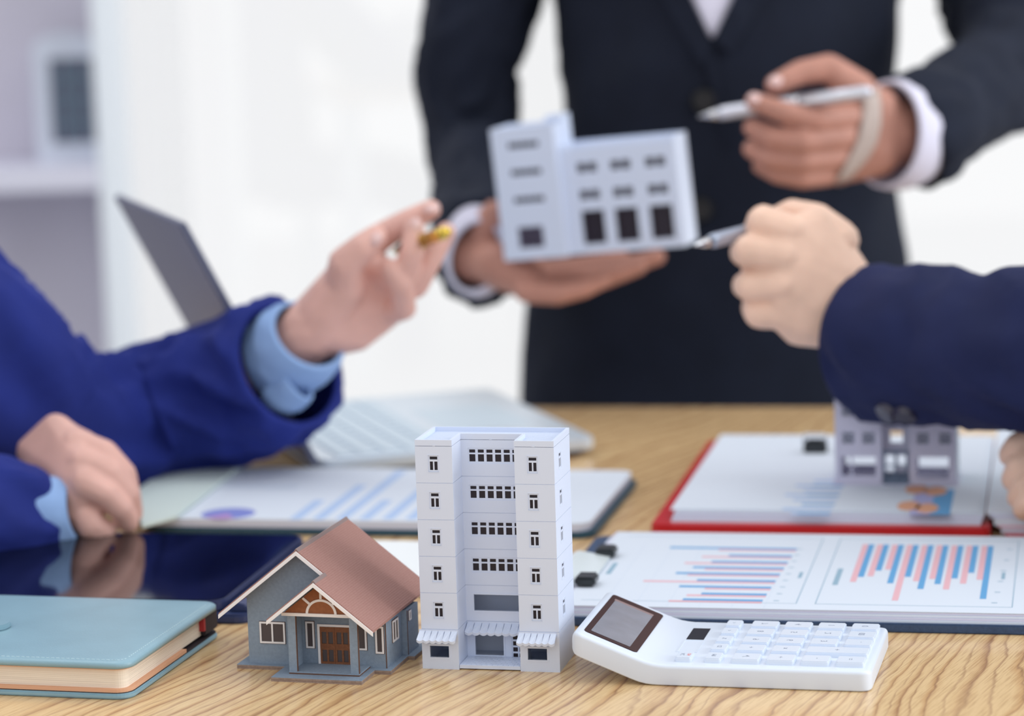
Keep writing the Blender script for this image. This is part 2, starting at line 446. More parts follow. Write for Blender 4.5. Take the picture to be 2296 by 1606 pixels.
# rear wall: solid part at left behind the cabinet, wide window opening to the right
bm = bmesh.new(); WY = 4.6
xa = D(205, 300, WY).x
box(bm, -4, xa, WY, WY + 0.12, 0, 2.9); box(bm, xa, 4, WY, WY + 0.12, 0, 0.06); box(bm, xa, 4, WY, WY + 0.12, 2.55, 2.9)
structure(bm_obj('wall_back', bm, wall_m))
bm = bmesh.new()
for x in (xa, 3.94): box(bm, x, x + 0.05, WY + 0.01, WY + 0.09, 0.06, 2.55)
box(bm, xa, 3.99, WY + 0.01, WY + 0.09, 0.06, 0.10); box(bm, xa, 3.99, WY + 0.01, WY + 0.09, 2.5, 2.55)
wf = structure(bm_obj('window_1', bm, side_m))
glass = bpy.data.materials.new('window_glass'); glass.use_nodes = True
gn = glass.node_tree; gn.nodes.clear()
g1 = gn.nodes.new('ShaderNodeBsdfTransparent'); g2 = gn.nodes.new('ShaderNodeBsdfGlossy'); g2.inputs['Roughness'].default_value = 0.02
g3 = gn.nodes.new('ShaderNodeMixShader'); g3.inputs[0].default_value = 0.05; g4 = gn.nodes.new('ShaderNodeOutputMaterial')
gn.links.new(g1.outputs[0], g3.inputs[1]); gn.links.new(g2.outputs[0], g3.inputs[2]); gn.links.new(g3.outputs[0], g4.inputs[0])
bm = bmesh.new(); box(bm, xa + 0.05, 3.94, WY + 0.04, WY + 0.046, 0.10, 2.5)
bm_obj('window_infill', bm, glass, wf)

# ================================================================== TABLE
wood = wood_mat('oak_veneer', srgb(228, 196, 148), srgb(204, 162, 112), srgb(158, 116, 84), math.radians(-16), 0.026)
ta = math.radians(-10.6)
bc = P(1165, 912)
tm = Matrix.Translation((bc.x, bc.y, 0)) @ Matrix.Rotation(ta, 4, 'Z')
t = thing('meeting_table', 'light oak meeting table with bold brown grain under the models and papers', 'table', tm)
bm = bmesh.new(); box(bm, -.43, .60, -1.25, 0, TZ - 0.03, TZ)
bm_obj('tabletop', bm, wood, t, bevel=0.002)
for sx in (-.39, .56):
    for sy in (-1.15, -0.1):
        bm = bmesh.new(); box(bm, sx - 0.03, sx + 0.03, sy - 0.03, sy + 0.03, 0, TZ - 0.03)
        bm_obj('leg', bm, alu_m, t, bevel=0.003)

def onto(x, y, z=0.0, yaw=A):
    p = P(x, y, z); return frame(p, yaw)

# ================================================================== WHITE TOWER MODEL
def build_tower():
    o = P(948, 1499.5)
    t = thing('model_apartment_tower', 'tall white plastic model apartment block of six storeys with scalloped awnings', 'model building', frame(o, math.radians(-13.0)))
    W, Dp, rc = 7.2 * cm, 3.9 * cm, 1.9 * cm          # width, depth, recess depth
    xl, xr = 1.93 * cm, 5.15 * cm                      # recess from xl to xr
    tk = 0.12 * cm
    hs = [2.10 * cm] + [1.905 * cm] * 5; gap = 0.022 * cm
    ww, wh = 0.54 * cm, 0.86 * cm
    # shared window meshes
    def wing_window_me():
        bm = bmesh.new(); b = .07 * cm; bar = .07 * cm
        panel(bm, ww, wh, 0.06 * cm, [(b, ww - b, wh * .74, wh - b), (b, ww / 2 - bar / 2, b * 1.3, wh * .62), (ww / 2 + bar / 2, ww - b, b * 1.3, wh * .62)])
        bmesh.ops.recalc_face_normals(bm, faces=bm.faces)
        me = bpy.data.meshes.new('window_frame'); bm.to_mesh(me); bm.free(); me.materials.append(white_pl); return me
    def infill_me(w_, h_):
        bm = bmesh.new(); box(bm, 0, w_, 0.0, 0.02 * cm, 0, h_)  # dark sheet standing in for interior shade behind an open window
        me = bpy.data.meshes.new('window_infill'); bm.to_mesh(me); bm.free(); me.materials.append(dark_void); return me
    wme, pme = wing_window_me(), infill_me(ww, wh)
    rw, rh = 2.78 * cm, 0.80 * cm
    bm = bmesh.new(); b = .06 * cm; pit = (rw - b) / 6.5
    hol = []
    for i in range(6):
        x0 = b + i * rw * .163
        hol += [(x0, x0 + .32 * cm, .09 * cm, .47 * cm), (x0, x0 + .32 * cm, .55 * cm, .72 * cm)]
    panel(bm, rw, rh, 0.06 * cm, hol); bmesh.ops.recalc_face_normals(bm, faces=bm.faces)
    rme = bpy.data.meshes.new('ribbon_window'); bm.to_mesh(bm_me := rme); bm.free(); rme.materials.append(white_pl)
    rpme = infill_me(rw, rh)
    rx = xl + 0.36 * cm
    z = 0
    for k in range(6):
        h_ = hs[k] - gap; mz = T(0, 0, z)
        wz = 0.56 * cm
        bm = bmesh.new()
        if k == 0:
            hl = [(.42 * cm, 1.42 * cm, .62 * cm, 1.22 * cm)]
            hr = [(.40 * cm, 1.40 * cm, .62 * cm, 1.22 * cm)]
        else:
            hl = [(.68 * cm, .68 * cm + ww, wz, wz + wh)]; hr = [(.66 * cm, .66 * cm + ww, wz, wz + wh)]
        panel(bm, xl, h_, tk, hl, mz)
        panel(bm, W - xr, h_, tk, hr, mz @ T(xr, 0, 0))
        # right side, left side
        sw = [] if k == 0 else [(1.0 * cm, 1.0 * cm + ww, wz, wz + wh)]
        panel(bm, Dp - 2 * tk, h_, tk, sw, mz @ T(W, tk, 0) @ Matrix.Rotation(PI / 2, 4, 'Z'))
        panel(bm, Dp - 2 * tk, h_, tk, sw, mz @ T(0, Dp - tk, 0) @ Matrix.Rotation(-PI / 2, 4, 'Z'))
        # recess cheeks
        panel(bm, rc, h_, tk, [], mz @ T(xl, tk, 0) @ Matrix.Rotation(PI / 2, 4, 'Z'))
        panel(bm, rc, h_, tk, [], mz @ T(xr, tk + rc, 0) @ Matrix.Rotation(-PI / 2, 4, 'Z'))
        # recess wall
        if k == 0: hc = [(.42 * cm, 1.92 * cm, .30 * cm, 1.45 * cm), (2.35 * cm, 3.05 * cm, .12 * cm, 1.45 * cm)]
        elif k == 1: hc = [(.42 * cm, 2.98 * cm, .55 * cm, 1.40 * cm)]
        else: hc = [(rx - xl, rx - xl + rw, .66 * cm, .66 * cm + rh)]
        panel(bm, xr - xl, h_, tk, hc, mz @ T(xl, rc, 0))
        panel(bm, W, h_, tk, [], mz @ T(0, Dp - tk, 0))
        # floor slab of the storey, a little inset: closes the joint line
        s = .03 * cm
        prism(bm, [(s, s), (xl - s, s), (xl - s, rc + s), (xr + s, rc + s), (xr + s, s), (W - s, s), (W - s, Dp - s), (s, Dp - s)], z - gap if k else 0, z + .05 * cm)
        st = bm_obj('storey', bm, white_pl, t)
        if k:
            for (x, y, rot) in ((.68 * cm, .03 * cm, 0), (xr + .66 * cm, .03 * cm, 0)):
                wf_ = link_mesh('window_frame', wme, white_pl, st, mw=T(x, y, z + wz))
                link_mesh('window_infill', pme, dark_void, st, mw=T(x, y + .075 * cm, z + wz))
            link_mesh('window_frame', wme, white_pl, st, mw=T(W - .0 * cm, tk + 1.0 * cm, z + wz) @ Matrix.Rotation(PI / 2, 4, 'Z'))
            link_mesh('window_infill', pme, dark_void, st, mw=T(W - .035 * cm, tk + 1.0 * cm, z + wz) @ Matrix.Rotation(PI / 2, 4, 'Z'))
            # raised rim around the window
            for (x, y, mm) in ((.68 * cm, 0, T(.68 * cm, 0, z + wz)), (0, 0, T(xr + .66 * cm, 0, z + wz)), (0, 0, T(W, tk + 1.0 * cm, z + wz) @ Matrix.Rotation(PI / 2, 4, 'Z'))):
                bm = bmesh.new(); q = .035 * cm
                panel(bm, ww + 2 * q, wh + 2 * q, .03 * cm, [(q, ww + q, q, wh + q)], T(-q, -.012 * cm, -q))
                bm_obj('window_rim', bm, white_pl, st, mw=mm)
            if k >= 2:
                link_mesh('window_frame', rme, white_pl, st, mw=T(rx, rc + .03 * cm, z + .66 * cm))
                link_mesh('window_infill', rpme, dark_void, st, mw=T(rx, rc + .085 * cm, z + .66 * cm))
        for (x0, x1, z0, z1, y) in ([(.42 * cm, 1.42 * cm, .62 * cm, 1.22 * cm, 0), (xr + .40 * cm, xr + 1.40 * cm, .62 * cm, 1.22 * cm, 0), (xl + .42 * cm, xl + 1.92 * cm, .30 * cm, 1.45 * cm, rc)] if k == 0 else ([(xl + .42 * cm, xl + 2.98 * cm, .55 * cm, 1.40 * cm, rc)] if k == 1 else [])):
            bm = bmesh.new(); q = .09 * cm
            panel(bm, x1 - x0 + 2 * q, z1 - z0 + 2 * q, .05 * cm, [(q, x1 - x0 + q, q, z1 - z0 + q)], T(x0 - q, y - .02 * cm, z + z0 - q))
            bm_obj('shop_window_frame', bm, white_pl, st)
        if k == 0:
            # glazed door at the right of the recess
            bm = bmesh.new(); dw, dh = .7 * cm, 1.33 * cm; hol = []
            for i in range(2):
                for j in range(4):
                    hol.append((.06 * cm + i * .33 * cm, .06 * cm + i * .33 * cm + .25 * cm, .07 * cm + j * .32 * cm, .07 * cm + j * .32 * cm + .23 * cm))
            panel(bm, dw, dh, .06 * cm, hol, T(xl + 2.35 * cm, rc + .03 * cm, .12 * cm)); bm_obj('door_frame', bm, white_pl, st)
            bm = bmesh.new(); box(bm, xl + 2.35 * cm, xl + 3.05 * cm, rc + .1 * cm, rc + .12 * cm, .12 * cm, 1.45 * cm); bm_obj('door_pane', bm, dark_void, st)  # dark sheet standing in for the unlit inside of the doorway
            # sign boards above the wing windows
            for x in (.22 * cm, xr + .2 * cm):
                bm = bmesh.new(); q = .02 * cm
                panel(bm, 1.45 * cm, .34 * cm, .04 * cm, [(q, 1.43 * cm, q, .32 * cm)], T(x, -.035 * cm, 1.32 * cm)); bm_obj('sign_board', bm, white_pl, st)
        if k in (0, 3, 5):   # small moulding notches on the joint
            for x, y in ((1.0 * cm, 0), (xr + 1.0 * cm, 0), (3.5 * cm, rc)):
                if k == 0 and y: continue
                bm = bmesh.new()
                zz = z + (hs[k] - .01 * cm if k != 0 else .05 * cm)
                vprism(bm, [(x - .07 * cm, zz), (x + .07 * cm, zz), (x + .05 * cm, zz + .09 * cm), (x - .05 * cm, zz + .09 * cm)], y - .012 * cm, y + .01 * cm)
                bm_obj('moulding_tab', bm, white_pl, st)
        z += hs[k]
    # parapet
    ph = .30 * cm; pt = .14 * cm
    out = [(0, 0), (xl, 0), (xl, rc), (xr, rc), (xr, 0), (W, 0), (W, Dp), (0, Dp)]
    inn = [(pt, pt), (xl - pt, pt), (xl - pt, rc + pt), (xr + pt, rc + pt), (xr + pt, pt), (W - pt, pt), (W - pt, Dp - pt), (pt, Dp - pt)]
    bm = bmesh.new(); n = len(out)
    a0 = [bm.verts.new((*p, z)) for p in out]; a1 = [bm.verts.new((*p, z + ph)) for p in out]
    b1 = [bm.verts.new((*p, z + ph)) for p in inn]; b0 = [bm.verts.new((*p, z)) for p in inn]
    for i in range(n):
        j = (i + 1) % n
        bm.faces.new((a0[i], a0[j], a1[j], a1[i])); bm.faces.new((a1[i], a1[j], b1[j], b1[i])); bm.faces.new((b1[i], b1[j], b0[j], b0[i])); bm.faces.new((b0[i], b0[j], a0[j], a0[i]))
    bm_obj('parapet', bm, white_pl, t)
    bm = bmesh.new(); prism(bm, inn, z - .02 * cm, z + .06 * cm)
    rf = bm_obj('roof_deck', bm, white_pl, t)
    bm = bmesh.new()
    y = pt + .12 * cm
    while y < Dp - pt - .05 * cm:
        segs = [(pt, W - pt)] if y > rc + pt else [(pt, xl - pt), (xr + pt, W - pt)]
        for s0, s1 in segs: box(bm, s0 + .02 * cm, s1 - .02 * cm, y, y + .1 * cm, z + .055 * cm, z + .072 * cm)
        y += .2 * cm
    bm_obj('roof_ribs', bm, white_pl, rf)
    # awnings, scalloped
    def awning(x0, x1, y, zt, dep, n):
        p = (x1 - x0) / n
        bm = bmesh.new()
        for i in range(n):
            c0 = x0 + i * p
            for (ya, za, yb, zb) in ((y, zt, y - dep, zt - .34 * cm),):
                q = []
                seg = 5
                gr = .025 * cm
                top = [(c0 + gr, ya, za), (c0 + p - gr, ya, za)]
                front = []
                for s in range(seg + 1):
                    u = s / seg; front.append((c0 + p * u, yb - math.sin(PI * u) * .04 * cm, zb - math.sin(PI * u) * .07 * cm))
                vt = [bm.verts.new(v) for v in [top[0], *front, top[1]]]
                vb = [bm.verts.new((v[0], v[1] + .02 * cm, v[2] - .13 * cm)) for v in [top[0], *front, top[1]]]
                bm.faces.new(vt); bm.faces.new(vb[::-1])
                m_ = len(vt)
                for s in range(m_): bm.faces.new((vt[s], vb[s], vb[(s + 1) % m_], vt[(s + 1) % m_]))
        box(bm, x0, x1, y - .02 * cm, y + .03 * cm, zt - .12 * cm, zt + .05 * cm)
        return bm_obj('awning', bm, white_pl, t)
    awning(-.12 * cm, xl - .02 * cm, 0, 2.02 * cm, .62 * cm, 6)
    awning(xr - .05 * cm, W - .12 * cm, 0, 2.02 * cm, .62 * cm, 6)
    awning(xl + .03 * cm, xr - .03 * cm, rc, 2.02 * cm, .66 * cm, 8)
    # terrace slab with paving
    bm = bmesh.new(); box(bm, xl + .02 * cm, xr - .02 * cm, .03 * cm, rc, .06 * cm, .24 * cm)
    tr = bm_obj('terrace_slab', bm, white_pl, t)
    bm = bmesh.new()
    nx_, ny_ = 11, 6
    for i in range(nx_):
        for j in range(ny_):
            off = (j % 2) * .14 * cm
            x = xl + .06 * cm + i * .28 * cm + off; y = .1 * cm + j * .29 * cm
            if x + .24 * cm > xr - .04 * cm: continue
            box(bm, x, x + .24 * cm, y, y + .25 * cm, .235 * cm, .255 * cm)
    q = bm_obj('paving', bm, white_pl, tr); q['kind'] = 'stuff'
build_tower()

# ================================================================== BLUE MODEL HOUSE
def build_house():
    o = P(560, 1496); HY = math.radians(-15.5)
    t = thing('model_house', 'small blue-grey card model house with brown gabled roof and double door', 'model house', frame(o, HY))
    zp = 0.30 * cm
    W, Dm = 7.45 * cm, 4.7 * cm
    rX, rZ, sl = 3.12 * cm, 6.35 * cm, .79
    pa, pb, pp = 2.85 * cm, 6.55 * cm, 1.75 * cm      # porch span and projection
    aX = 4.62 * cm; aZ = rZ - (aX - rX) * sl
    # base plates: two layers each
    def plate(poly, z0, z1, m1, nm):
        bm = bmesh.new(); prism(bm, poly, z0, z1); return bm_obj(nm, bm, m1, t)
    basep = [(-.55 * cm, -.38 * cm), (pa - .75 * cm, -.38 * cm), (pa - .75 * cm, -pp - .75 * cm), (pb + .38 * cm, -pp - .75 * cm), (pb + .38 * cm, -.38 * cm), (W + .35 * cm, -.38 * cm), (W + .35 * cm, 2.6 * cm), (W + .7 * cm, 2.6 * cm), (W + .7 * cm, Dm + .6 * cm), (-.55 * cm, Dm + .6 * cm)]
    plate(basep, 0, .085 * cm, card_edge, 'base_plate')
    plate(basep, .085 * cm, .1 * cm, card_edge_dark, 'base_plate')
    plate(basep, .1 * cm, .2 * cm, card_edge, 'base_plate')
    plate([(x, y) for x, y in basep], .2 * cm, .225 * cm, house_blue, 'base_plate')
    plate([(pa - .03 * cm, -pp - .03 * cm), (pb + .03 * cm, -pp - .03 * cm), (pb + .03 * cm, 0), (pa - .03 * cm, 0)], .225 * cm, .30 * cm, card_edge_dark, 'porch_floor')
    plate([(pa - .03 * cm, -pp - .03 * cm), (pb + .03 * cm, -pp - .03 * cm), (pb + .03 * cm, 0), (pa - .03 * cm, 0)], .30 * cm, .36 * cm, house_blue, 'porch_floor')
    zb = .225 * cm; tk = .12 * cm
    def roofz(x): return rZ - abs(x - rX) * sl
    # front wall as gable polygon with holes: build with columns of panel + top triangle strips
    def gable_wall(y, name):
        bm = bmesh.new()
        vprism(bm, [(0, zb), (W, zb), (W, roofz(W) - .08 * cm), (rX, rZ - .1 * cm), (0, roofz(0) - .08 * cm)], y, y + tk)
        return bm_obj(name, bm, house_blue, t)
    gable_wall(0, 'front_wall'); gable_wall(Dm - tk, 'rear_wall')
    for x, zz in ((0, roofz(0)), (W - tk, roofz(W))):
        bm = bmesh.new(); box(bm, x, x + tk, tk, Dm - tk, zb, zz - .1 * cm); bm_obj('side_wall', bm, house_blue, t)
    # rear side bay seam
    bm = bmesh.new(); box(bm, W, W + .3 * cm, 2.75 * cm, Dm - .02 * cm, zb, roofz(W) - .32 * cm); bm_obj('side_bay', bm, house_blue, t)
    # card edges at corners (brown seams)
    bm = bmesh.new(); box(bm, W - .012 * cm, W + .035 * cm, -.012 * cm, .04 * cm, zb, roofz(W) - .2 * cm); bm_obj('corner_seam', bm, card_edge_dark, t)
    bm = bmesh.new(); box(bm, W + .3 * cm, W + .325 * cm, 2.74 * cm, 2.79 * cm, zb, roofz(W) - .34 * cm)
    bm_obj('corner_seam', bm, card_edge_dark, t)
    # porch: posts, side cheeks, beam, gable board
    pf = -pp
    for x0, x1 in ((pa - .02 * cm, pa + .40 * cm), (pb - .42 * cm, pb)):
        bm = bmesh.new(); box(bm, x0, x1, pf, pf + tk, .36 * cm, 3.36 * cm); po = bm_obj('porch_post', bm, house_blue, t)
        bm = bmesh.new(); xx = x1 if x0 < 4 * cm else x1
        box(bm, xx, xx + .035 * cm, pf - .005 * cm, pf + tk, .36 * cm, 3.36 * cm); bm_obj('post_edge', bm, card_edge_dark, po)
    # small knee walls beside the posts (sides of the porch)
    bm = bmesh.new(); box(bm, pa - .02 * cm, pa + tk, pf + tk, 0, .36 * cm, 3.3 * cm); bm_obj('porch_side_wall', bm, house_blue, t)
    bm = bmesh.new(); box(bm, pb - tk, pb, pf + tk, -.9 * cm, 3.0 * cm, 3.3 * cm); bm_obj('porch_lintel', bm, house_blue, t)
    def pz(x): return aZ - abs(x - aX) * sl
    # gable triangle panel (orange-brown) and white beam
    bz = 3.36 * cm
    half = (aZ - bz) / sl - .25 * cm
    bm = bmesh.new(); vprism(bm, [(aX - half, bz), (aX + half, bz), (aX, aZ - .22 * cm)], pf + .03 * cm, pf + .09 * cm)
    g = bm_obj('gable_panel', bm, gable_wood, t)
    bm = bmesh.new(); box(bm, aX - half - .05 * cm, aX + half + .1 * cm, pf - .05 * cm, pf + .06 * cm, bz - .1 * cm, bz + .06 * cm); bm_obj('gable_beam', bm, card_white, t)
    # fan ornament: arch plus spokes
    bm = bmesh.new(); ro, ri = .83 * cm, .70 * cm; ns = 20
    for i in range(ns):
        a0, a1 = PI * i / ns, PI * (i + 1) / ns
        q = [(aX + .05 * cm + r * math.cos(a), bz + .05 * cm + r * .92 * math.sin(a)) for r, a in ((ri, a0), (ro, a0), (ro, a1), (ri, a1))]
        vprism(bm, q, pf - .03 * cm, pf + .03 * cm)
    for a, r2 in ((PI * .5, 1.35 * cm), (PI * .78, 1.25 * cm), (PI * .22, 1.25 * cm)):
        d = V((math.cos(a), math.sin(a))); nrm = V((-d.y, d.x)) * .06 * cm; c = V((aX + .05 * cm, bz + .05 * cm))
        p0, p1 = c + d * .78 * cm, c + d * r2
        vprism(bm, [tuple(p0 - nrm), tuple(p0 + nrm), tuple(p1 + nrm), tuple(p1 - nrm)][::-1], pf - .03 * cm, pf + .03 * cm)
    bm_obj('fan_ornament', bm, card_white, t)
    # roofs: slabs given by their 4 corners (x,z) line and y range
    th = .13 * cm
    def slab(x0, z0, x1, z1, y0, y1, name, m_, parent=t, th_=th, lift=0):
        bm = bmesh.new(); vprism(bm, [(x0, z0 + lift), (x1, z1 + lift), (x1, z1 + th_ + lift), (x0, z0 + th_ + lift)], y0, y1)
        return bm_obj(name, bm, m_, parent)
    roof_m = ROOF
    ex0 = -1.25 * cm; ex1 = 7.68 * cm; yF, yB = -.85 * cm, 7.2 * cm; yP = -2.65 * cm
    zl = lambda x: rZ - abs(x - rX) * sl
    slab(ex0, zl(ex0), rX, rZ, yF, yB, 'roof_slab', roof_m)
    # right slope is one plane that also covers the porch
    bm = bmesh.new()
    def rp(x, y, up): return V((x, y, rZ - (x - rX) * sl + up))
    poly = [(rX, yF), (aX, yF), (aX, yP), (ex1, yP), (ex1, yB), (rX, yB)]
    lo = [bm.verts.new(rp(x, y, 0)) for x, y in poly]; hi = [bm.verts.new(rp(x, y, th)) for x, y in poly]
    bm.faces.new(lo[::-1]); bm.faces.new(hi)
    for i in range(6): bm.faces.new((lo[i], lo[(i + 1) % 6], hi[(i + 1) % 6], hi[i]))
    bm_obj('roof_slab', bm, roof_m, t)
    px0 = 2.05 * cm
    slab(px0, pz(px0), aX, aZ, yP, -.0 * cm, 'porch_roof_slab', roof_m)
    # ridge caps
    for x, zz, y0, y1 in ((rX, rZ + th, yF, yB), (aX, aZ + th, yP, yF)):
        bm = bmesh.new(); vprism(bm, [(x - .13 * cm, zz - .1 * cm), (x + .13 * cm, zz - .1 * cm), (x + .02 * cm, zz + .05 * cm), (x - .02 * cm, zz + .05 * cm)], y0, y1)
        bm_obj('ridge_cap', bm, mat('ridge_card', srgb(140, 122, 120), .8), t)
    # barge boards (white) on the front edges
    bh = .22 * cm
    def barge(x0, z0, x1, z1, y, h_=bh):
        bm = bmesh.new(); vprism(bm, [(x0, z0 - h_), (x1, z1 - h_), (x1, z1), (x0, z0)], y - .06 * cm, y); bm_obj('barge_board', bm, card_white, t)
    barge(ex0, zl(ex0) + .06 * cm, rX, rZ + .06 * cm, yF)
    barge(rX, rZ + .06 * cm, aX, zl(aX) + .06 * cm, yF)
    barge(px0, pz(px0) + .06 * cm, aX, aZ + .06 * cm, yP)
    barge(aX, aZ + .06 * cm, ex1, zl(ex1) + .06 * cm, yP)
    # windows
    def window(x, z, w_, h_, panes, mw):
        nm = 'window'
        bm = bmesh.new(); b = .09 * cm
        hol = []; pw = (w_ - b) / panes
        for i in range(panes): hol.append((b + i * pw, i * pw + pw, b, h_ - b))
        panel(bm, w_, h_, .07 * cm, hol, T(0, -.07 * cm, 0))
        fr = bm_obj(nm, bm, card_white, t, mw=mw @ T(x, 0, z))
        bm = bmesh.new(); box(bm, b * .4, w_ - b * .4, -.03 * cm, -.01 * cm, b * .4, h_ - b * .4); bm_obj('pane_or_infill', bm, win_dark, fr)
        q = .025 * cm
        bm = bmesh.new(); panel(bm, w_ + 2 * q, h_ + 2 * q, .03 * cm, [(q, w_ + q, q, h_ + q)], T(-q, -.032 * cm, -q)); bm_obj('frame_outline', bm, card_edge_dark, fr)  # thin dark rim round the frame
    I = Matrix()
    window(.66 * cm, 1.32 * cm, 1.38 * cm, 1.13 * cm, 2, I)
    window(3.17 * cm, 1.15 * cm, .46 * cm, 1.4 * cm, 1, I)
    window(5.95 * cm, 1.15 * cm, .5 * cm, 1.4 * cm, 1, I)
    window(6.98 * cm, 1.3 * cm, .40 * cm, 1.3 * cm, 1, I) if False else None
    S = T(W, 0, 0) @ Matrix.Rotation(PI / 2, 4, 'Z')
    window(1.1 * cm, 1.30 * cm, .95 * cm, 1.12 * cm, 2, S)
    S2 = T(W + .3 * cm, 0, 0) @ Matrix.Rotation(PI / 2, 4, 'Z')
    window(3.0 * cm, 2.0 * cm, .35 * cm, .5 * cm, 1, S2)
    window(7.0 * cm - .08 * cm, 1.0 * cm, .44 * cm, 1.42 * cm, 1, I)
    # double door with white surround
    dx, dw, dh = 3.82 * cm, 1.85 * cm, 2.08 * cm; dz = .36 * cm
    bm = bmesh.new(); b = .12 * cm; panel(bm, dw, dh, .1 * cm, [(b, dw - b, -.001, dh - b)], T(dx, -.1 * cm, dz))
    df = bm_obj('door_surround', bm, card_white, t)
    for i in range(2):
        lw = (dw - 2 * b) / 2
        bm = bmesh.new(); s = .1 * cm; pw = (lw - 3 * s) / 2
        hol = [(s + k * (pw + s), s + k * (pw + s) + pw, z0, z0 + .62 * cm) for k in range(2) for z0 in (.12 * cm, 1.06 * cm)]
        panel(bm, lw - .01 * cm, dh - b - .02 * cm, .05 * cm, hol, T(0, -.07 * cm, 0))
        dl = bm_obj('door', bm, door_wood, t, mw=T(dx + b + i * lw, 0, dz))
        bm = bmesh.new(); box(bm, .03 * cm, lw - .03 * cm, -.022 * cm, -.012 * cm, .03 * cm, dh - b - .05 * cm); bm_obj('door_pane', bm, win_dark, dl)

# roof card with fine printed diagonal screen
ROOF = bpy.data.materials.new('brown_roof_card'); ROOF.use_nodes = True
n = ROOF.node_tree; b = n.nodes['Principled BSDF']; tc = n.nodes.new('ShaderNodeTexCoord')
wv = n.nodes.new('ShaderNodeTexWave'); wv.inputs['Scale'].default_value = 330; wv.bands_direction = 'X'; wv.inputs['Distortion'].default_value = 0.2
n.links.new(tc.outputs['Object'], wv.inputs[0])
nz = n.nodes.new('ShaderNodeTexNoise'); nz.inputs['Scale'].default_value = 900; n.links.new(tc.outputs['Object'], nz.inputs[0])
mx = n.nodes.new('ShaderNodeMix'); mx.data_type = 'RGBA'; mx.inputs[6].default_value = (*srgb(150, 108, 100), 1); mx.inputs[7].default_value = (*srgb(168, 130, 122), 1)
ad = n.nodes.new('ShaderNodeMath'); ad.operation = 'MULTIPLY_ADD'; n.links.new(nz.outputs[0], ad.inputs[0]); ad.inputs[1].default_value = 0.9
sb = n.nodes.new('ShaderNodeMath'); sb.operation = 'MULTIPLY'; sb.inputs[1].default_value = 0.35; n.links.new(wv.outputs['Fac'], sb.inputs[0]); n.links.new(sb.outputs[0], ad.inputs[2])
n.links.new(ad.outputs[0], mx.inputs[0]); n.links.new(mx.outputs[2], b.inputs['Base Color'])
b.inputs['Roughness'].default_value = 0.7; b.inputs['Specular IOR Level'].default_value = 0.2
bp = n.nodes.new('ShaderNodeBump'); bp.inputs['Strength'].default_value = 0.25; bp.inputs['Distance'].default_value = 0.0003
n.links.new(wv.outputs['Fac'], bp.inputs['Height']); n.links.new(bp.outputs[0], b.inputs['Normal'])
build_house()

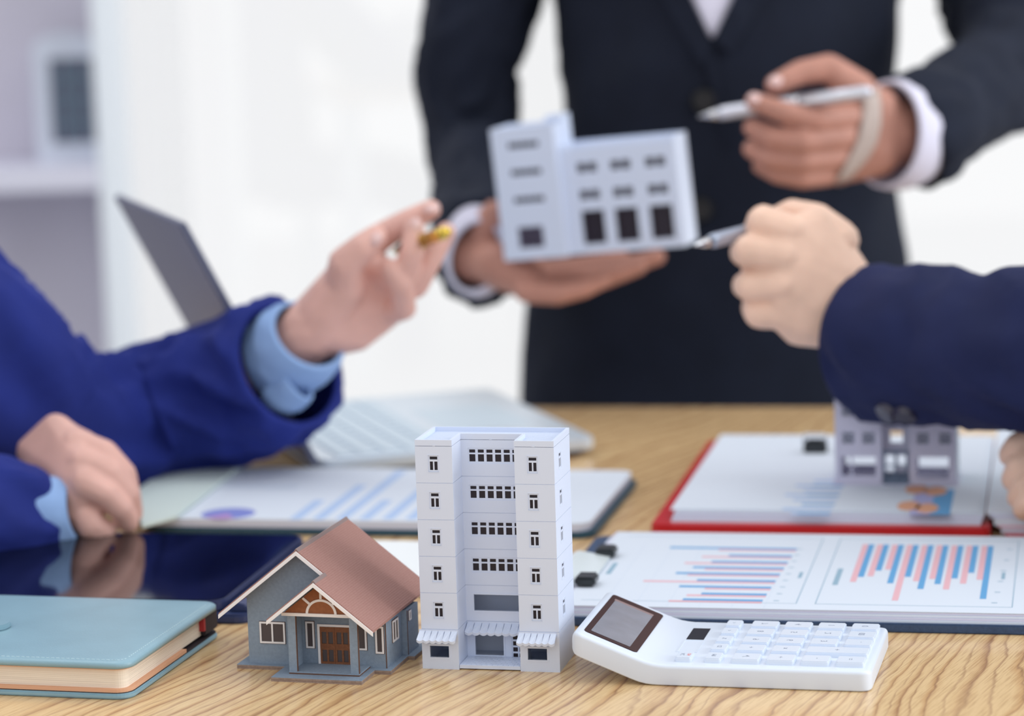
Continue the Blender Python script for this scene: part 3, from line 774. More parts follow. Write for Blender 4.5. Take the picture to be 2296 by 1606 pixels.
# ================================================================== CALCULATOR
def build_calculator():
    o = P(1440, 1537); yaw = math.radians(-13.5)
    t = thing('calculator', 'white desk calculator with raised tilted display lying right of the tower', 'calculator', frame(o, yaw))
    L, Wd = 11.35 * cm, 9.0 * cm
    # side profile (x, z), display part rises to the left
    h = 1.05 * cm
    def prof():
        low = [(L - .15 * cm, .02 * cm)]
        low += [(0.9 * cm, .02 * cm), (.3 * cm, .06 * cm), (-.5 * cm, .28 * cm), (-3.45 * cm, 1.42 * cm), (-3.62 * cm, 1.62 * cm)]
        top = [(-3.55 * cm, 2.45 * cm), (-3.3 * cm, 2.6 * cm), (-.35 * cm, 1.42 * cm), (.4 * cm, 1.14 * cm), (1.1 * cm, h), (L - .25 * cm, h - .02 * cm), (L, h - .2 * cm)]
        return low + top
    Tp = [(-3.62, 2.36), (-3.45, 2.55), (-3.2, 2.56), (-.35, 1.42), (.15, 1.235), (.6, 1.11), (1.1, 1.05), (L / cm, 1.03)]
    Bp = [(-3.62, 1.60), (-3.45, 1.44), (-.6, .30), (-.1, .12), (.3, .04), (.8, .02), (L / cm, .02)]
    def lerp(tab, x):
        for (x0, y0), (x1, y1) in zip(tab, tab[1:]):
            if x <= x1: return y0 + (y1 - y0) * max(0, (x - x0) / (x1 - x0))
        return tab[-1][1]
    U0, U1 = -3.62, L / cm
    us = sorted({U0 + .001, *[U0 + .6 * (1 - math.cos(PI / 2 * k / 8)) for k in range(1, 9)], *[U1 - .6 * (1 - math.cos(PI / 2 * k / 8)) for k in range(1, 9)], U1 - .001, *[-3 + k * .35 for k in range(14)], 3, 5, 7, 9})
    bm = bmesh.new(); prev = None; first = None
    for uu in us:
        d = min(uu - U0, U1 - uu); rp_, rz_ = .6, .2
        ev_ = rp_ - math.sqrt(max(0, rp_ ** 2 - (rp_ - d) ** 2)) if d < rp_ else 0
        ez = rz_ - math.sqrt(max(0, rz_ ** 2 - (rz_ - d) ** 2)) if d < rz_ else 0
        zt, zb_ = lerp(Tp, uu) - ez, lerp(Bp, uu) + ez * .5
        y0, y1 = ev_, Wd / cm - ev_
        rt = .2; pts = []
        for (cx_, cz_, a0) in ((y1 - rt, zt - rt, 0), (y0 + rt, zt - rt, 1), (y0 + .08, zb_ + .08, 2), (y1 - .08, zb_ + .08, 3)):
            rr_ = rt if a0 < 2 else .08
            for q in range(6):
                an = (a0 + q / 5) * PI / 2; pts.append((cx_ + rr_ * math.cos(an), cz_ + rr_ * math.sin(an)))
        ring = [bm.verts.new((uu * cm, y * cm, z * cm)) for y, z in pts]
        if prev:
            for q in range(len(ring)): bm.faces.new((prev[q], prev[(q + 1) % len(ring)], ring[(q + 1) % len(ring)], ring[q]))
        else: first = ring
        prev = ring
    bm.faces.new(first); bm.faces.new(prev[::-1])
    bd = bm_obj('body', bm, calc_pl, t, smooth=True)
    # display assembly on the tilted face: local frame u along slope, v depth
    sl0, sl1 = V((-3.3 * cm, 0, 2.6 * cm)), V((-.35 * cm, 0, 1.42 * cm))
    u = (sl1 - sl0).normalized(); v = V((0, 1, 0)); n_ = u.cross(v); n_ = n_ if n_.z > 0 else -n_
    ln = (sl1 - sl0).length
    DM = Matrix((u, v, n_)).transposed().to_4x4(); DM.translation = sl0
    bm = bmesh.new(); prism(bm, rrect(.25 * cm, ln - .05 * cm, .75 * cm, Wd - .55 * cm, .22 * cm), -.02 * cm, .035 * cm, DM)
    sp = bm_obj('display_bezel', bm, screen_rim, t)
    bm = bmesh.new(); prism(bm, rrect(.55 * cm, ln - .5 * cm, 1.15 * cm, Wd - 1.5 * cm, .1 * cm), .03 * cm, .045 * cm, DM)
    bm_obj('lcd_screen', bm, lcd_m, sp)
    bm = bmesh.new(); box(bm, .5 * cm, ln - .5 * cm, Wd - 1.5 * cm, Wd - 1.2 * cm, .03 * cm, .04 * cm, DM)
    bm_obj('screen_edge_strip', bm, mat('mauve_strip', srgb(142, 122, 124), .3), sp)
    # solar cell
    bm = bmesh.new(); box(bm, 1.35 * cm, 2.25 * cm, 5.2 * cm, 7.5 * cm, h - .02 * cm, h + .012 * cm); bm_obj('solar_cell', bm, solar_m, t)
    bm = bmesh.new(); panel(bm, 1.08 * cm, 2.5 * cm, .04 * cm, [(.09 * cm, .99 * cm, .1 * cm, 2.4 * cm)], T(1.26 * cm, 5.1 * cm, h + .022 * cm) @ Matrix.Rotation(-PI / 2, 4, 'X') @ Matrix.Diagonal((1, 1, -1, 1)))
    bm_obj('solar_rim', bm, calc_pl, t)
    # keys
    kh = .26 * cm
    def key_me(w_, d_):
        bm = bmesh.new()
        prism(bm, rrect(0, w_, 0, d_, .12 * cm, 4), 0, kh)
        top = [e for e in bm.edges if all(abs(v.co.z - kh) < 1e-6 for v in e.verts)]
        bmesh.ops.bevel(bm, geom=top, offset=.05 * cm, segments=2, affect='EDGES')
        bmesh.ops.recalc_face_normals(bm, faces=bm.faces)
        me = bpy.data.meshes.new('key'); bm.to_mesh(me); bm.free(); me.materials.append(key_pl); return me
    x0s = [3.02, 4.35, 6.08, 7.81, 9.54]    # columns (cm); first is narrow
    big, small, dep = 1.40, .82, 1.22
    ys = [7.35, 5.72, 4.09, 2.46, .72]      # rows from back to front
    mb, ms, mp = key_me(big * cm, dep * cm), key_me(small * cm, dep * cm), key_me((big * 2 + .33) * cm, dep * cm)
    rows = [['\u25b6', '7', '4', '1', '0'], ['\u25b6', '8', '5', '2', '00'], ['%', '9', '6', '3', '.'], ['CE', '\u00f7', '\u00d7', '+', None], ['MR', '\u221a', '\u00f7', '-', '=']]
    rows[0][0] = '>'; rows[1][0] = '>'
    for j, r in enumerate(rows):
        for i, g in enumerate(r):
            if g is None: continue
            wide = (j == 3 and i == 3)
            me = ms if i == 0 else (mp if wide else mb)
            wd = small if i == 0 else (big * 2 + .33 if wide else big)
            k = link_mesh('key', me, key_pl, t, mw=T(x0s[i] * cm, ys[j] * cm, h - .02 * cm))
            gm = text_mesh(g, .48 * cm if i else .32 * cm)
            go = link_mesh('key_symbol', gm, glyph_m, k, mw=T(wd / 2 * cm, dep / 2 * cm, kh) @ Matrix.Rotation(PI / 2, 4, 'Z'))
    k = link_mesh('key', ms, key_pl, t, mw=T(1.55 * cm, .72 * cm, h - .02 * cm))
    link_mesh('key_symbol', text_mesh('AC', .3 * cm), glyph_m, k, mw=T(.3 * cm, dep / 2 * cm, kh) @ Matrix.Rotation(PI / 2, 4, 'Z'))
    link_mesh('key_symbol', text_mesh('ON', .26 * cm), glyph_r, k, mw=T(.62 * cm, dep / 2 * cm, kh) @ Matrix.Rotation(PI / 2, 4, 'Z'))
build_calculator()

# ================================================================== TEAL NOTEBOOK
def build_notebook():
    c = P(292, 1572)                         # front right corner on the table
    mw = frame(c, math.radians(-14.5))
    t = thing('notebook', 'closed light teal leather notebook with cream pages at the front left', 'notebook', mw)
    Wn, Dn = 21 * cm, 13.2 * cm
    H = 1.95 * cm
    bm = bmesh.new(); prism(bm, rrect(-Wn, 0, 0, Dn, .9 * cm, 7, (1, 0, 0, 1)), 0.02 * cm, .30 * cm); bm_obj('back_cover', bm, teal_m, t, bevel=.08 * cm)
    bm = bmesh.new(); prism(bm, rrect(-Wn, -.1 * cm, .1 * cm, Dn, .8 * cm, 7, (1, 0, 0, 1)), .30 * cm, .34 * cm); bm_obj('back_endpaper', bm, spine_m, t)
    bm = bmesh.new(); prism(bm, rrect(-Wn, -.12 * cm, .12 * cm, Dn * .62, .8 * cm, 7, (0, 0, 0, 1)), .34 * cm, .52 * cm); bm_obj('peach_pocket', bm, peach_m, t)
    # page block with bulging fore edge
    bm = bmesh.new(); prism(bm, rrect(-Wn + .3 * cm, -.38 * cm, .35 * cm, Dn - .6 * cm, .45 * cm, 6, (1, 0, 0, 1)), .52 * cm, 1.50 * cm)
    pb_ = bm_obj('page_block', bm, page_m, t)
    bm = bmesh.new()
    rr = random.Random(3)
    for k in range(9):
        z = (.58 + k * .1 + rr.random() * .03) * cm
        box(bm, -Wn + .3 * cm, -.9 * cm, .345 * cm, .352 * cm, z, z + .008 * cm)
        box(bm, -.382 * cm, -.375 * cm, .9 * cm, Dn - 1.2 * cm, z, z + .008 * cm)
    bm_obj('page_lines', bm, mat('page_line_tone', srgb(214, 200, 180), .8), pb_)  # thin darker lines along the page edges
    bm = bmesh.new(); prism(bm, rrect(-Wn, -.14 * cm, .14 * cm, Dn * .64, .8 * cm, 7, (0, 0, 0, 1)), 1.50 * cm, 1.58 * cm); bm_obj('front_endpaper', bm, peach_m, t)
    # front cover, softly domed
    bm = bmesh.new(); pl = rrect(-Wn, 0, 0, Dn, .9 * cm, 8, (1, 0, 0, 1))
    levels = [(0, 1.58), (0, 1.80), (.07, 1.88), (.25, 1.925), (.8, H / cm), (2.0, H / cm + .02)]
    rings = []
    cx, cy = -Wn / 2, Dn / 2
    for ins, z in levels:
        ring = []
        for x, y in pl:
            sx = (abs(x - cx) - ins * cm) / max(abs(x - cx), 1e-5); sy = (abs(y - cy) - ins * cm) / max(abs(y - cy), 1e-5)
            ring.append(bm.verts.new((cx + (x - cx) * sx, cy + (y - cy) * sy, z * cm)))
        rings.append(ring)
    bm.faces.new(rings[0][::-1]); bm.faces.new(rings[-1])
    for a, b2 in zip(rings, rings[1:]):
        for i in range(len(a)): bm.faces.new((a[i], a[(i + 1) % len(a)], b2[(i + 1) % len(a)], b2[i]))
    cv = bm_obj('front_cover', bm, teal_m, t, smooth=True)
    # stitching
    bm = bmesh.new(); path = []
    ins = .42 * cm
    x = -Wn + .5 * cm
    while x < -1.0 * cm: path.append(((x, ins), (x + .16 * cm, ins))); x += .27 * cm
    for k in range(4):
        a0 = -PI / 2 + k * .36; a1 = a0 + .22; r = .55 * cm; cc = (-ins - r, ins + r)
        path.append(((cc[0] + r * math.cos(a0), cc[1] + r * math.sin(a0)), (cc[0] + r * math.cos(a1), cc[1] + r * math.sin(a1))))
    y = 1.1 * cm
    while y < Dn - 1.2 * cm: path.append(((-ins, y), (-ins, y + .16 * cm))); y += .27 * cm
    for (a, b2) in path:
        d = V((b2[0] - a[0], b2[1] - a[1])); n2 = V((-d.y, d.x)).normalized() * .018 * cm
        prism(bm, [(a[0] - n2.x, a[1] - n2.y), (b2[0] - n2.x, b2[1] - n2.y), (b2[0] + n2.x, b2[1] + n2.y), (a[0] + n2.x, a[1] + n2.y)], 1.93 * cm, 1.955 * cm)
    s_ = bm_obj('stitching', bm, teal_stitch, cv); s_['kind'] = 'stuff'
    # spine at the back right corner: dark headband and red ribbon
    bm = bmesh.new(); box(bm, -.5 * cm, -.12 * cm, Dn - 2.2 * cm, Dn - .25 * cm, .5 * cm, 1.58 * cm); bm_obj('headband', bm, spine_m, t, bevel=.08 * cm)
    bm = bmesh.new(); box(bm, -.55 * cm, -.1 * cm, Dn - 2.4 * cm, Dn - 2.15 * cm, .8 * cm, 1.5 * cm); bm_obj('ribbon', bm, ribbon_m, t)
    # strap tongue on the cover at the left edge
    q = mw.inverted() @ P(20, 1408, 2.0 * cm)
    bm = bmesh.new(); prism(bm, rrect(q.x - 5 * cm, q.x, q.y - .9 * cm, q.y + .9 * cm, .8 * cm, 8, (1, 0, 0, 1)), H, H + .3 * cm); bm_obj('closing_strap', bm, teal_m, t, bevel=.06 * cm)
build_notebook()

# ================================================================== TABLET ON CASE
def build_tablet():
    c = P(684, 1196, 1.3 * cm)
    mw = frame(V((c.x, c.y, TZ)), math.radians(-11.5))
    t = thing('tablet_case', 'dark blue leather case lying under the black tablet', 'case', mw)
    bm = bmesh.new(); prism(bm, rrect(-30 * cm, 1.6 * cm, -17.6 * cm, .3 * cm, .8 * cm), 0, .55 * cm); bm_obj('lower_cover', bm, tablet_case, t, bevel=.12 * cm)
    bm = bmesh.new(); vprism(bm, [(.25 * cm, .55 * cm), (1.5 * cm, .55 * cm), (1.3 * cm, .95 * cm), (.5 * cm, 1.15 * cm)], -17 * cm, 0); bm_obj('folded_edge', bm, tablet_case, t, bevel=.08 * cm)
    t2 = thing('tablet', 'black glossy tablet reflecting the resting hand behind the teal notebook', 'tablet', mw @ T(0, 0, .57 * cm))
    bm = bmesh.new(); prism(bm, rrect(-28.5 * cm, .1 * cm, -17.2 * cm, -.0 * cm, 1.0 * cm), 0, .62 * cm); bm_obj('body', bm, mat('tablet_shell', srgb(54, 62, 100), .3, .5), t2, bevel=.1 * cm)
    bm = bmesh.new(); prism(bm, rrect(-28.3 * cm, -.1 * cm, -17.0 * cm, -.2 * cm, .9 * cm), .62 * cm, .66 * cm); bm_obj('screen', bm, tablet_glass, t2)
build_tablet()

# ================================================================== PRINT HELPERS
def flat_quads(name, quads, z, m, parent, mw=None, th=.006 * cm):
    """printed marks: list of polygons [(x,y),...] on a sheet, laid a hair above it"""
    bm = bmesh.new()
    for q in quads: prism(bm, q, z, z + th)
    o = bm_obj(name, bm, m, parent, mw=mw); o['kind'] = 'stuff'; return o
def bar(x0, x1, y0, y1): return [(x0, y0), (x1, y0), (x1, y1), (x0, y1)]
def sheet_bm(w_, d_, z, th, sag=None, nx=24, ny=16):
    """sheet x 0..w, y 0..d with a height function"""
    bm = bmesh.new(); g = []
    for k in (0, 1):
        g.append([[bm.verts.new((w_ * i / nx, d_ * j / ny, z + k * th + (sag(i / nx, j / ny) if sag else 0))) for j in range(ny + 1)] for i in range(nx + 1)])
    for i in range(nx):
        for j in range(ny):
            bm.faces.new((g[1][i][j], g[1][i + 1][j], g[1][i + 1][j + 1], g[1][i][j + 1]))
            bm.faces.new((g[0][i][j + 1], g[0][i + 1][j + 1], g[0][i + 1][j], g[0][i][j]))
    for i in range(nx):
        bm.faces.new((g[0][i][0], g[0][i + 1][0], g[1][i + 1][0], g[1][i][0])); bm.faces.new((g[1][i][ny], g[1][i + 1][ny], g[0][i + 1][ny], g[0][i][ny]))
    for j in range(ny):
        bm.faces.new((g[1][0][j], g[1][0][j + 1], g[0][0][j + 1], g[0][0][j])); bm.faces.new((g[0][nx][j], g[0][nx][j + 1], g[1][nx][j + 1], g[1][nx][j]))
    return bm

# ================================================================== NEAR CLIPBOARD WITH BAR CHARTS
def build_near_clipboard():
    yaw = math.radians(-11.8)
    c = P(1300, 1402) + V((-1.6 * cm, 0, 0))
    mw = frame(c, yaw)
    t = thing('clipboard', 'navy blue clipboard with clear clip behind the calculator', 'clipboard', mw)
    Dp = 20.6 * cm
    bm = bmesh.new(); prism(bm, rrect(-1 * cm, 31.5 * cm, 0, Dp, .8 * cm), .02 * cm, .5 * cm); bm_obj('board', bm, navy_board, t, bevel=.06 * cm)
    # stack of loose sheets under the chart sheet
    def sag(u, v): return (.12 * math.sin(u * 7.0) * max(0, 1 - v * 3)) * cm
    z = .5 * cm
    for k in range(4):
        s = thing('paper_sheet', ['lowest plain white sheet on the navy clipboard', 'second plain sheet from the bottom on the navy clipboard', 'third plain sheet from the bottom on the navy clipboard', 'plain sheet directly under the bar chart page'][k], 'paper', mw @ T((.15 * k) * cm, (.25 + .1 * k) * cm, z), 'sheets on the navy clipboard')
        bm = sheet_bm(29.7 * cm, 19.0 * cm, 0, .11 * cm, None, 2, 2)
        bm_obj('page', bm, paper_m if k % 2 == 0 else paper2, s); z += .125 * cm
    s = thing('chart_page', 'white page printed with two blue and pink bar charts behind the calculator', 'paper', mw @ T(.6 * cm, .55 * cm, z), 'sheets on the navy clipboard')
    def f3(u, v): return (.16 * math.exp(-((u - .45) / .3) ** 2) * (1 - v)) * cm + .1 * cm * max(0, .12 - u) / .12
    bm = sheet_bm(29.7 * cm, 18.8 * cm, 0, .03 * cm, None, 2, 2); pg = bm_obj('page', bm, paper_m, s)
    iv = (mw @ T(.6 * cm, .55 * cm, z)).inverted(); zz = z + .03 * cm
    def L(x, y):
        q = iv @ P(x, y, zz); return (q.x, q.y)
    # horizontal bars of the left chart: rows given by right end pixel, lengths
    blue, pink, slate = [], [], []
    rows = [(1785, 1230, 1500, 'b'), (1770, 1248, 1578, 'b'), (1758, 1262, 1575, 'b'), (1752, 1276, 1555, 'b'), (1748, 1289, 1515, 'b'), (1738, 1303, 1565, 'b'), (1728, 1317, 1522, 'b'), (1720, 1332, 1572, 'b'), (1712, 1346, 1530, 'b')]
    rows_p = [(1785, 1236, 1615), (1772, 1250, 1575), (1762, 1263, 1535), (1756, 1278, 1580), (1750, 1293, 1540), (1742, 1306, 1440), (1731, 1322, 1580), (1722, 1336, 1538), (1712, 1350, 1497)]
    rowh = .38 * cm
    xr_far = L(1787, 1228); xr_near = L(1705, 1352)
    n = 9
    lens_b = [9.9, 7.0, 7.2, 7.1, 8.1, 6.2, 7.3, 5.0, 6.2]; lens_p = [5.8, 7.2, 7.6, 6.2, 7.0, 9.6, 5.2, 6.2, 7.2]
    x1 = (xr_far[0] + xr_near[0]) / 2
    bx = [1502, 1635, 1596, 1554, 1515, 1563, 1523, 1573, 1531]; by = [1229, 1245, 1259.5, 1272.5, 1286, 1301, 1315.5, 1331, 1344.5]
    pxx = [1611, 1573, 1534, 1580, 1541, 1441, 1580, 1539, 1498]
    for i in range(n):
        xr_i = 1787 - (by[i] - 1228) * .66
        a_, b_ = L(bx[i], by[i]), L(xr_i, by[i] + 3); c_ = L(pxx[i], by[i] + 5)
        ym = (a_[1] + b_[1]) / 2 if i else b_[1]
        blue.append(bar(a_[0], b_[0], b_[1] - .22 * cm, b_[1] + .22 * cm)); pink.append(bar(c_[0], b_[0], b_[1] - .62 * cm, b_[1] - .26 * cm))
    # vertical grid lines of the left chart, axis ticks and frame
    for k in range(6):
        x = x1 - (k + .0) * 1.75 * cm
        slate.append(bar(x, x + .02 * cm, xr_near[1] - 1.2 * cm, xr_far[1] + .2 * cm))
    pale_q = slate; slate = []
    fx = L(1790, 1355)[0]
    y_lo, y_hi = .9 * cm, 18 * cm
    X = lambda v: v * cm
    f1x = (L(1776, 1358)[0] + L(1848, 1215)[0]) / 2; f2x = (L(1818, 1360)[0] + L(1888, 1215)[0]) / 2; f3x = (L(2258, 1365)[0] + L(2292, 1222)[0]) / 2
    for x in (f1x, f2x, f3x): slate.append(bar(x, x + .05 * cm, 1.3 * cm, 17.6 * cm))
    slate.append(bar(f2x, f3x, 1.3 * cm, 1.35 * cm)); slate.append(bar(f2x, f3x, 17.6 * cm, 17.65 * cm)); slate.append(bar(.8 * cm, f1x, 1.3 * cm, 1.33 * cm)); slate.append(bar(.8 * cm, f1x, 17.6 * cm, 17.63 * cm))
    # small labels as tick strokes
    rr = random.Random(5)
    for i in range(9):
        y = xr_far[1] + (xr_near[1] - xr_far[1]) * (i / 8.6) - .5 * cm
        slate.append(bar(x1 + .35 * cm, x1 + .65 * cm, y, y + .12 * cm))
    # second chart: bars run towards the viewer
    bl = [(1945, 1226), (1978, 1226), (2012, 1226), (2046, 1226), (2080, 1226), (2113, 1226), (2147, 1226), (2180, 1226), (2214, 1228)]
    yt = L(2080, 1223)[1]
    pinkL = [9.4, 8.0, 6.3, 13.5, 9.0, 8.4, 10.8, 9.4, 8.4]; blueL = [8.2, 6.6, 9.6, 8.0, 10.8, 9.6, 8.2, 6.8, 12.8]
    xa_ = L(1945, 1230)[0]; xb_ = L(2214, 1230)[0]
    for i in range(9):
        x = xa_ + (xb_ - xa_) * i / 8
        pink.append(bar(x - .34 * cm, x, yt - pinkL[i] * cm * 1.02, yt)); blue.append(bar(x, x + .34 * cm, yt - blueL[i] * cm * 1.02, yt))
    for k in range(6):
        x, y = L(2258 - k * 7, 1233 + k * 24); slate.append(bar(x, x + .3 * cm, y, y + .14 * cm))
    x, y = L(1880, 1290); slate.append(bar(x - .15 * cm, x + .15 * cm, y - 2.4 * cm, y + 1.6 * cm))
    x, y = L(2250, 1290); slate.append(bar(x - .1 * cm, x + .1 * cm, y - 1 * cm, y + .6 * cm))
    x, y = L(1795, 1290); slate.append(bar(x - .1 * cm, x + .1 * cm, y - .7 * cm, y + .7 * cm))
    x, y = L(1372, 1275); slate.append(bar(x - .15 * cm, x + .15 * cm, y - 1.4 * cm, y + 1.4 * cm))
    zt = .03 * cm
    flat_quads('printed_grid', pale_q, zt, print_pale, pg); flat_quads('printed_blue_bars', blue, zt + .003 * cm, print_blue, pg)
    flat_quads('printed_pink_bars', pink, zt + .003 * cm, print_red, pg); flat_quads('printed_frames', slate, zt + .003 * cm, print_grey, pg)
    # clip: clear body with two black jaws
    q0 = mw.inverted() @ P(1330, 1270, 1.3 * cm)
    bm = bmesh.new(); vprism(bm, [(-.9 * cm, .5 * cm), (.6 * cm, 1.05 * cm), (1.3 * cm, 1.08 * cm), (1.3 * cm, 1.18 * cm), (.6 * cm, 1.3 * cm), (-.6 * cm, 1.5 * cm), (-1.0 * cm, 1.3 * cm)], q0.y - 3.4 * cm, q0.y + 3.2 * cm, T(q0.x - .8 * cm, 0, 0))
    bm_obj('clip_body', bm, clip_clear, t, bevel=.15 * cm)
    for (xx, yy, yaw_) in ((1357, 1238, 0), (1313, 1301, 0)):
        q = mw.inverted() @ P(xx, yy, 1.3 * cm)
        bm = bmesh.new(); box(bm, q.x - .5 * cm, q.x + .65 * cm, q.y - .75 * cm, q.y + .75 * cm, 1.1 * cm, 1.62 * cm); bm_obj('clip_jaw', bm, clip_black, t, bevel=.12 * cm)
build_near_clipboard()

# ================================================================== RED CLIPBOARD, PAPERS, CHARTS
def build_red_clipboard():
    yaw = math.radians(-11.5)
    c = P(1458, 1203)
    mw = frame(c, yaw)
    t = thing('red_clipboard', 'glossy red clipboard under papers and the grey model building', 'clipboard', mw)
    Wd, Dd = 20.8 * cm, 29.0 * cm
    bm = bmesh.new(); prism(bm, rrect(0, Wd, 0, Dd, .6 * cm), .02 * cm, .75 * cm); bm_obj('board', bm, red_board, t, bevel=.08 * cm)
    q = mw.inverted() @ P(1828, 1000, 1.9 * cm)
    bm = bmesh.new(); box(bm, q.x - .8 * cm, q.x + .8 * cm, q.y - .5 * cm, q.y + .8 * cm, 1.3 * cm, 2.3 * cm); cb = bm_obj('clip', bm, clip_black, t, bevel=.2 * cm)
    bm = bmesh.new(); tube(bm, [(q.x - .8 * cm, q.y, 2.2 * cm), (q.x - .7 * cm, q.y - .3 * cm, 2.75 * cm), (q.x + .7 * cm, q.y - .3 * cm, 2.75 * cm), (q.x + .8 * cm, q.y, 2.2 * cm)], .1 * cm); bm_obj('clip_loop', bm, chrome, cb)
    bm = bmesh.new(); box(bm, q.x - 3.5 * cm, q.x + 3.5 * cm, q.y + .8 * cm, q.y + 1.8 * cm, .75 * cm, 1.35 * cm); bm_obj('clip_plate', bm, chrome, t, bevel=.1 * cm)
    z = .75 * cm
    s = thing('paper_stack', 'lilac-edged stack of paper lying on the red clipboard', 'paper', mw @ T(1.2 * cm, .8 * cm, z))
    for k in range(5):
        bm = sheet_bm(19 * cm, 26.5 * cm, 0, .12 * cm, None, 2, 2); bm_obj('page', bm, paper2 if k % 2 else paper_m, s, mw=T(.05 * k * cm, .1 * cm * k, k * .125 * cm))
    z += .64 * cm
    s = thing('chart_page', 'top white page with blurred blue bars and an orange patch on the red clipboard', 'paper', mw @ T(1.1 * cm, 1.4 * cm, z))
    bm = sheet_bm(19 * cm, 26.0 * cm, 0, .06 * cm, None, 2, 2); pg = bm_obj('page', bm, paper_m, s)
    iv = (mw @ T(1.1 * cm, 1.4 * cm, z)).inverted(); zz = z + .06 * cm
    def L(x, y):
        q = iv @ P(x, y, zz); return (q.x, q.y)
    sky, blue, orange, lav = [], [], [], []
    for i in range(8):
        yy = 1082 + i * 10.5; xr_ = 1895 - i * 5
        a = L(xr_ - (70 + (i * 37 % 60)), yy); b_ = L(xr_, yy); hh = .65 * cm
        sky.append([(a[0], b_[1]), (b_[0], b_[1]), (b_[0], b_[1] + hh), (a[0], b_[1] + hh)])
        if i % 2: blue.append([(b_[0] - 2.0 * cm, b_[1] + .1 * cm), (b_[0], b_[1] + .1 * cm), (b_[0], b_[1] + .5 * cm), (b_[0] - 2.0 * cm, b_[1] + .5 * cm)])
    for k, (px_, py_) in enumerate(((2055, 1098), (2078, 1140), (2038, 1135), (2098, 1102))): 
        a = L(px_, py_); (orange).append([(a[0] + .75 * cm * math.cos(i * PI / 4), a[1] + 1.5 * cm * math.sin(i * PI / 4)) for i in range(8)])
    blue.append([L(2112, 1155), L(2085, 1155), L(2110, 1100), L(2135, 1100)]); blue[-1].sort(key=lambda p: math.atan2(p[1] - blue[-1][0][1], p[0] - blue[-1][0][0])) if False else None
    a, b_ = L(2092, 1155), L(2132, 1098)
    blue[-1] = bar(a[0] - .2 * cm, a[0] + 1.0 * cm, a[1], b_[1])
    lav.append(bar(L(2040, 1150)[0], a[0] - .2 * cm, a[1], b_[1]))
    a, b_ = L(1870, 1050), L(1960, 1002); lav2 = bar(a[0] - 1.2 * cm, a[0] + 1.5 * cm, a[1], b_[1])
    flat_quads('printed_light_blue_bars', sky, .06 * cm, print_sky, pg); flat_quads('printed_blue_bars', blue, .065 * cm, print_blue, pg)
    flat_quads('printed_orange_blobs', orange, .072 * cm, print_orange, pg); flat_quads('printed_lavender_area', lav, .062 * cm, print_lav if False else mat('soft_lavender_print', srgb(176, 178, 222), .75), pg)
    # second pile leaning at the right of the red clipboard
    mw2 = frame(P(2252, 1206), math.radians(-11.5))
    s2 = thing('document_pile', 'pile of white and pink documents at the right edge beside the red clipboard', 'paper', mw2)
    z = 0
    for k, (m_, th) in enumerate(((red_board, .2), (paper2, .35), (print_red, .08), (paper_m, .4), (paper2, .15), (paper_m, .3))):
        bm = bmesh.new(); box(bm, (-.5 + .75 * (5 - k) * .3 - .6) * cm, 16 * cm, (.2 * k) * cm, 29 * cm, z, z + th * cm); bm_obj('sheet_layer', bm, m_, s2); z += th * cm
    return mw, 1.45 * cm
RM, RZ = build_red_clipboard()

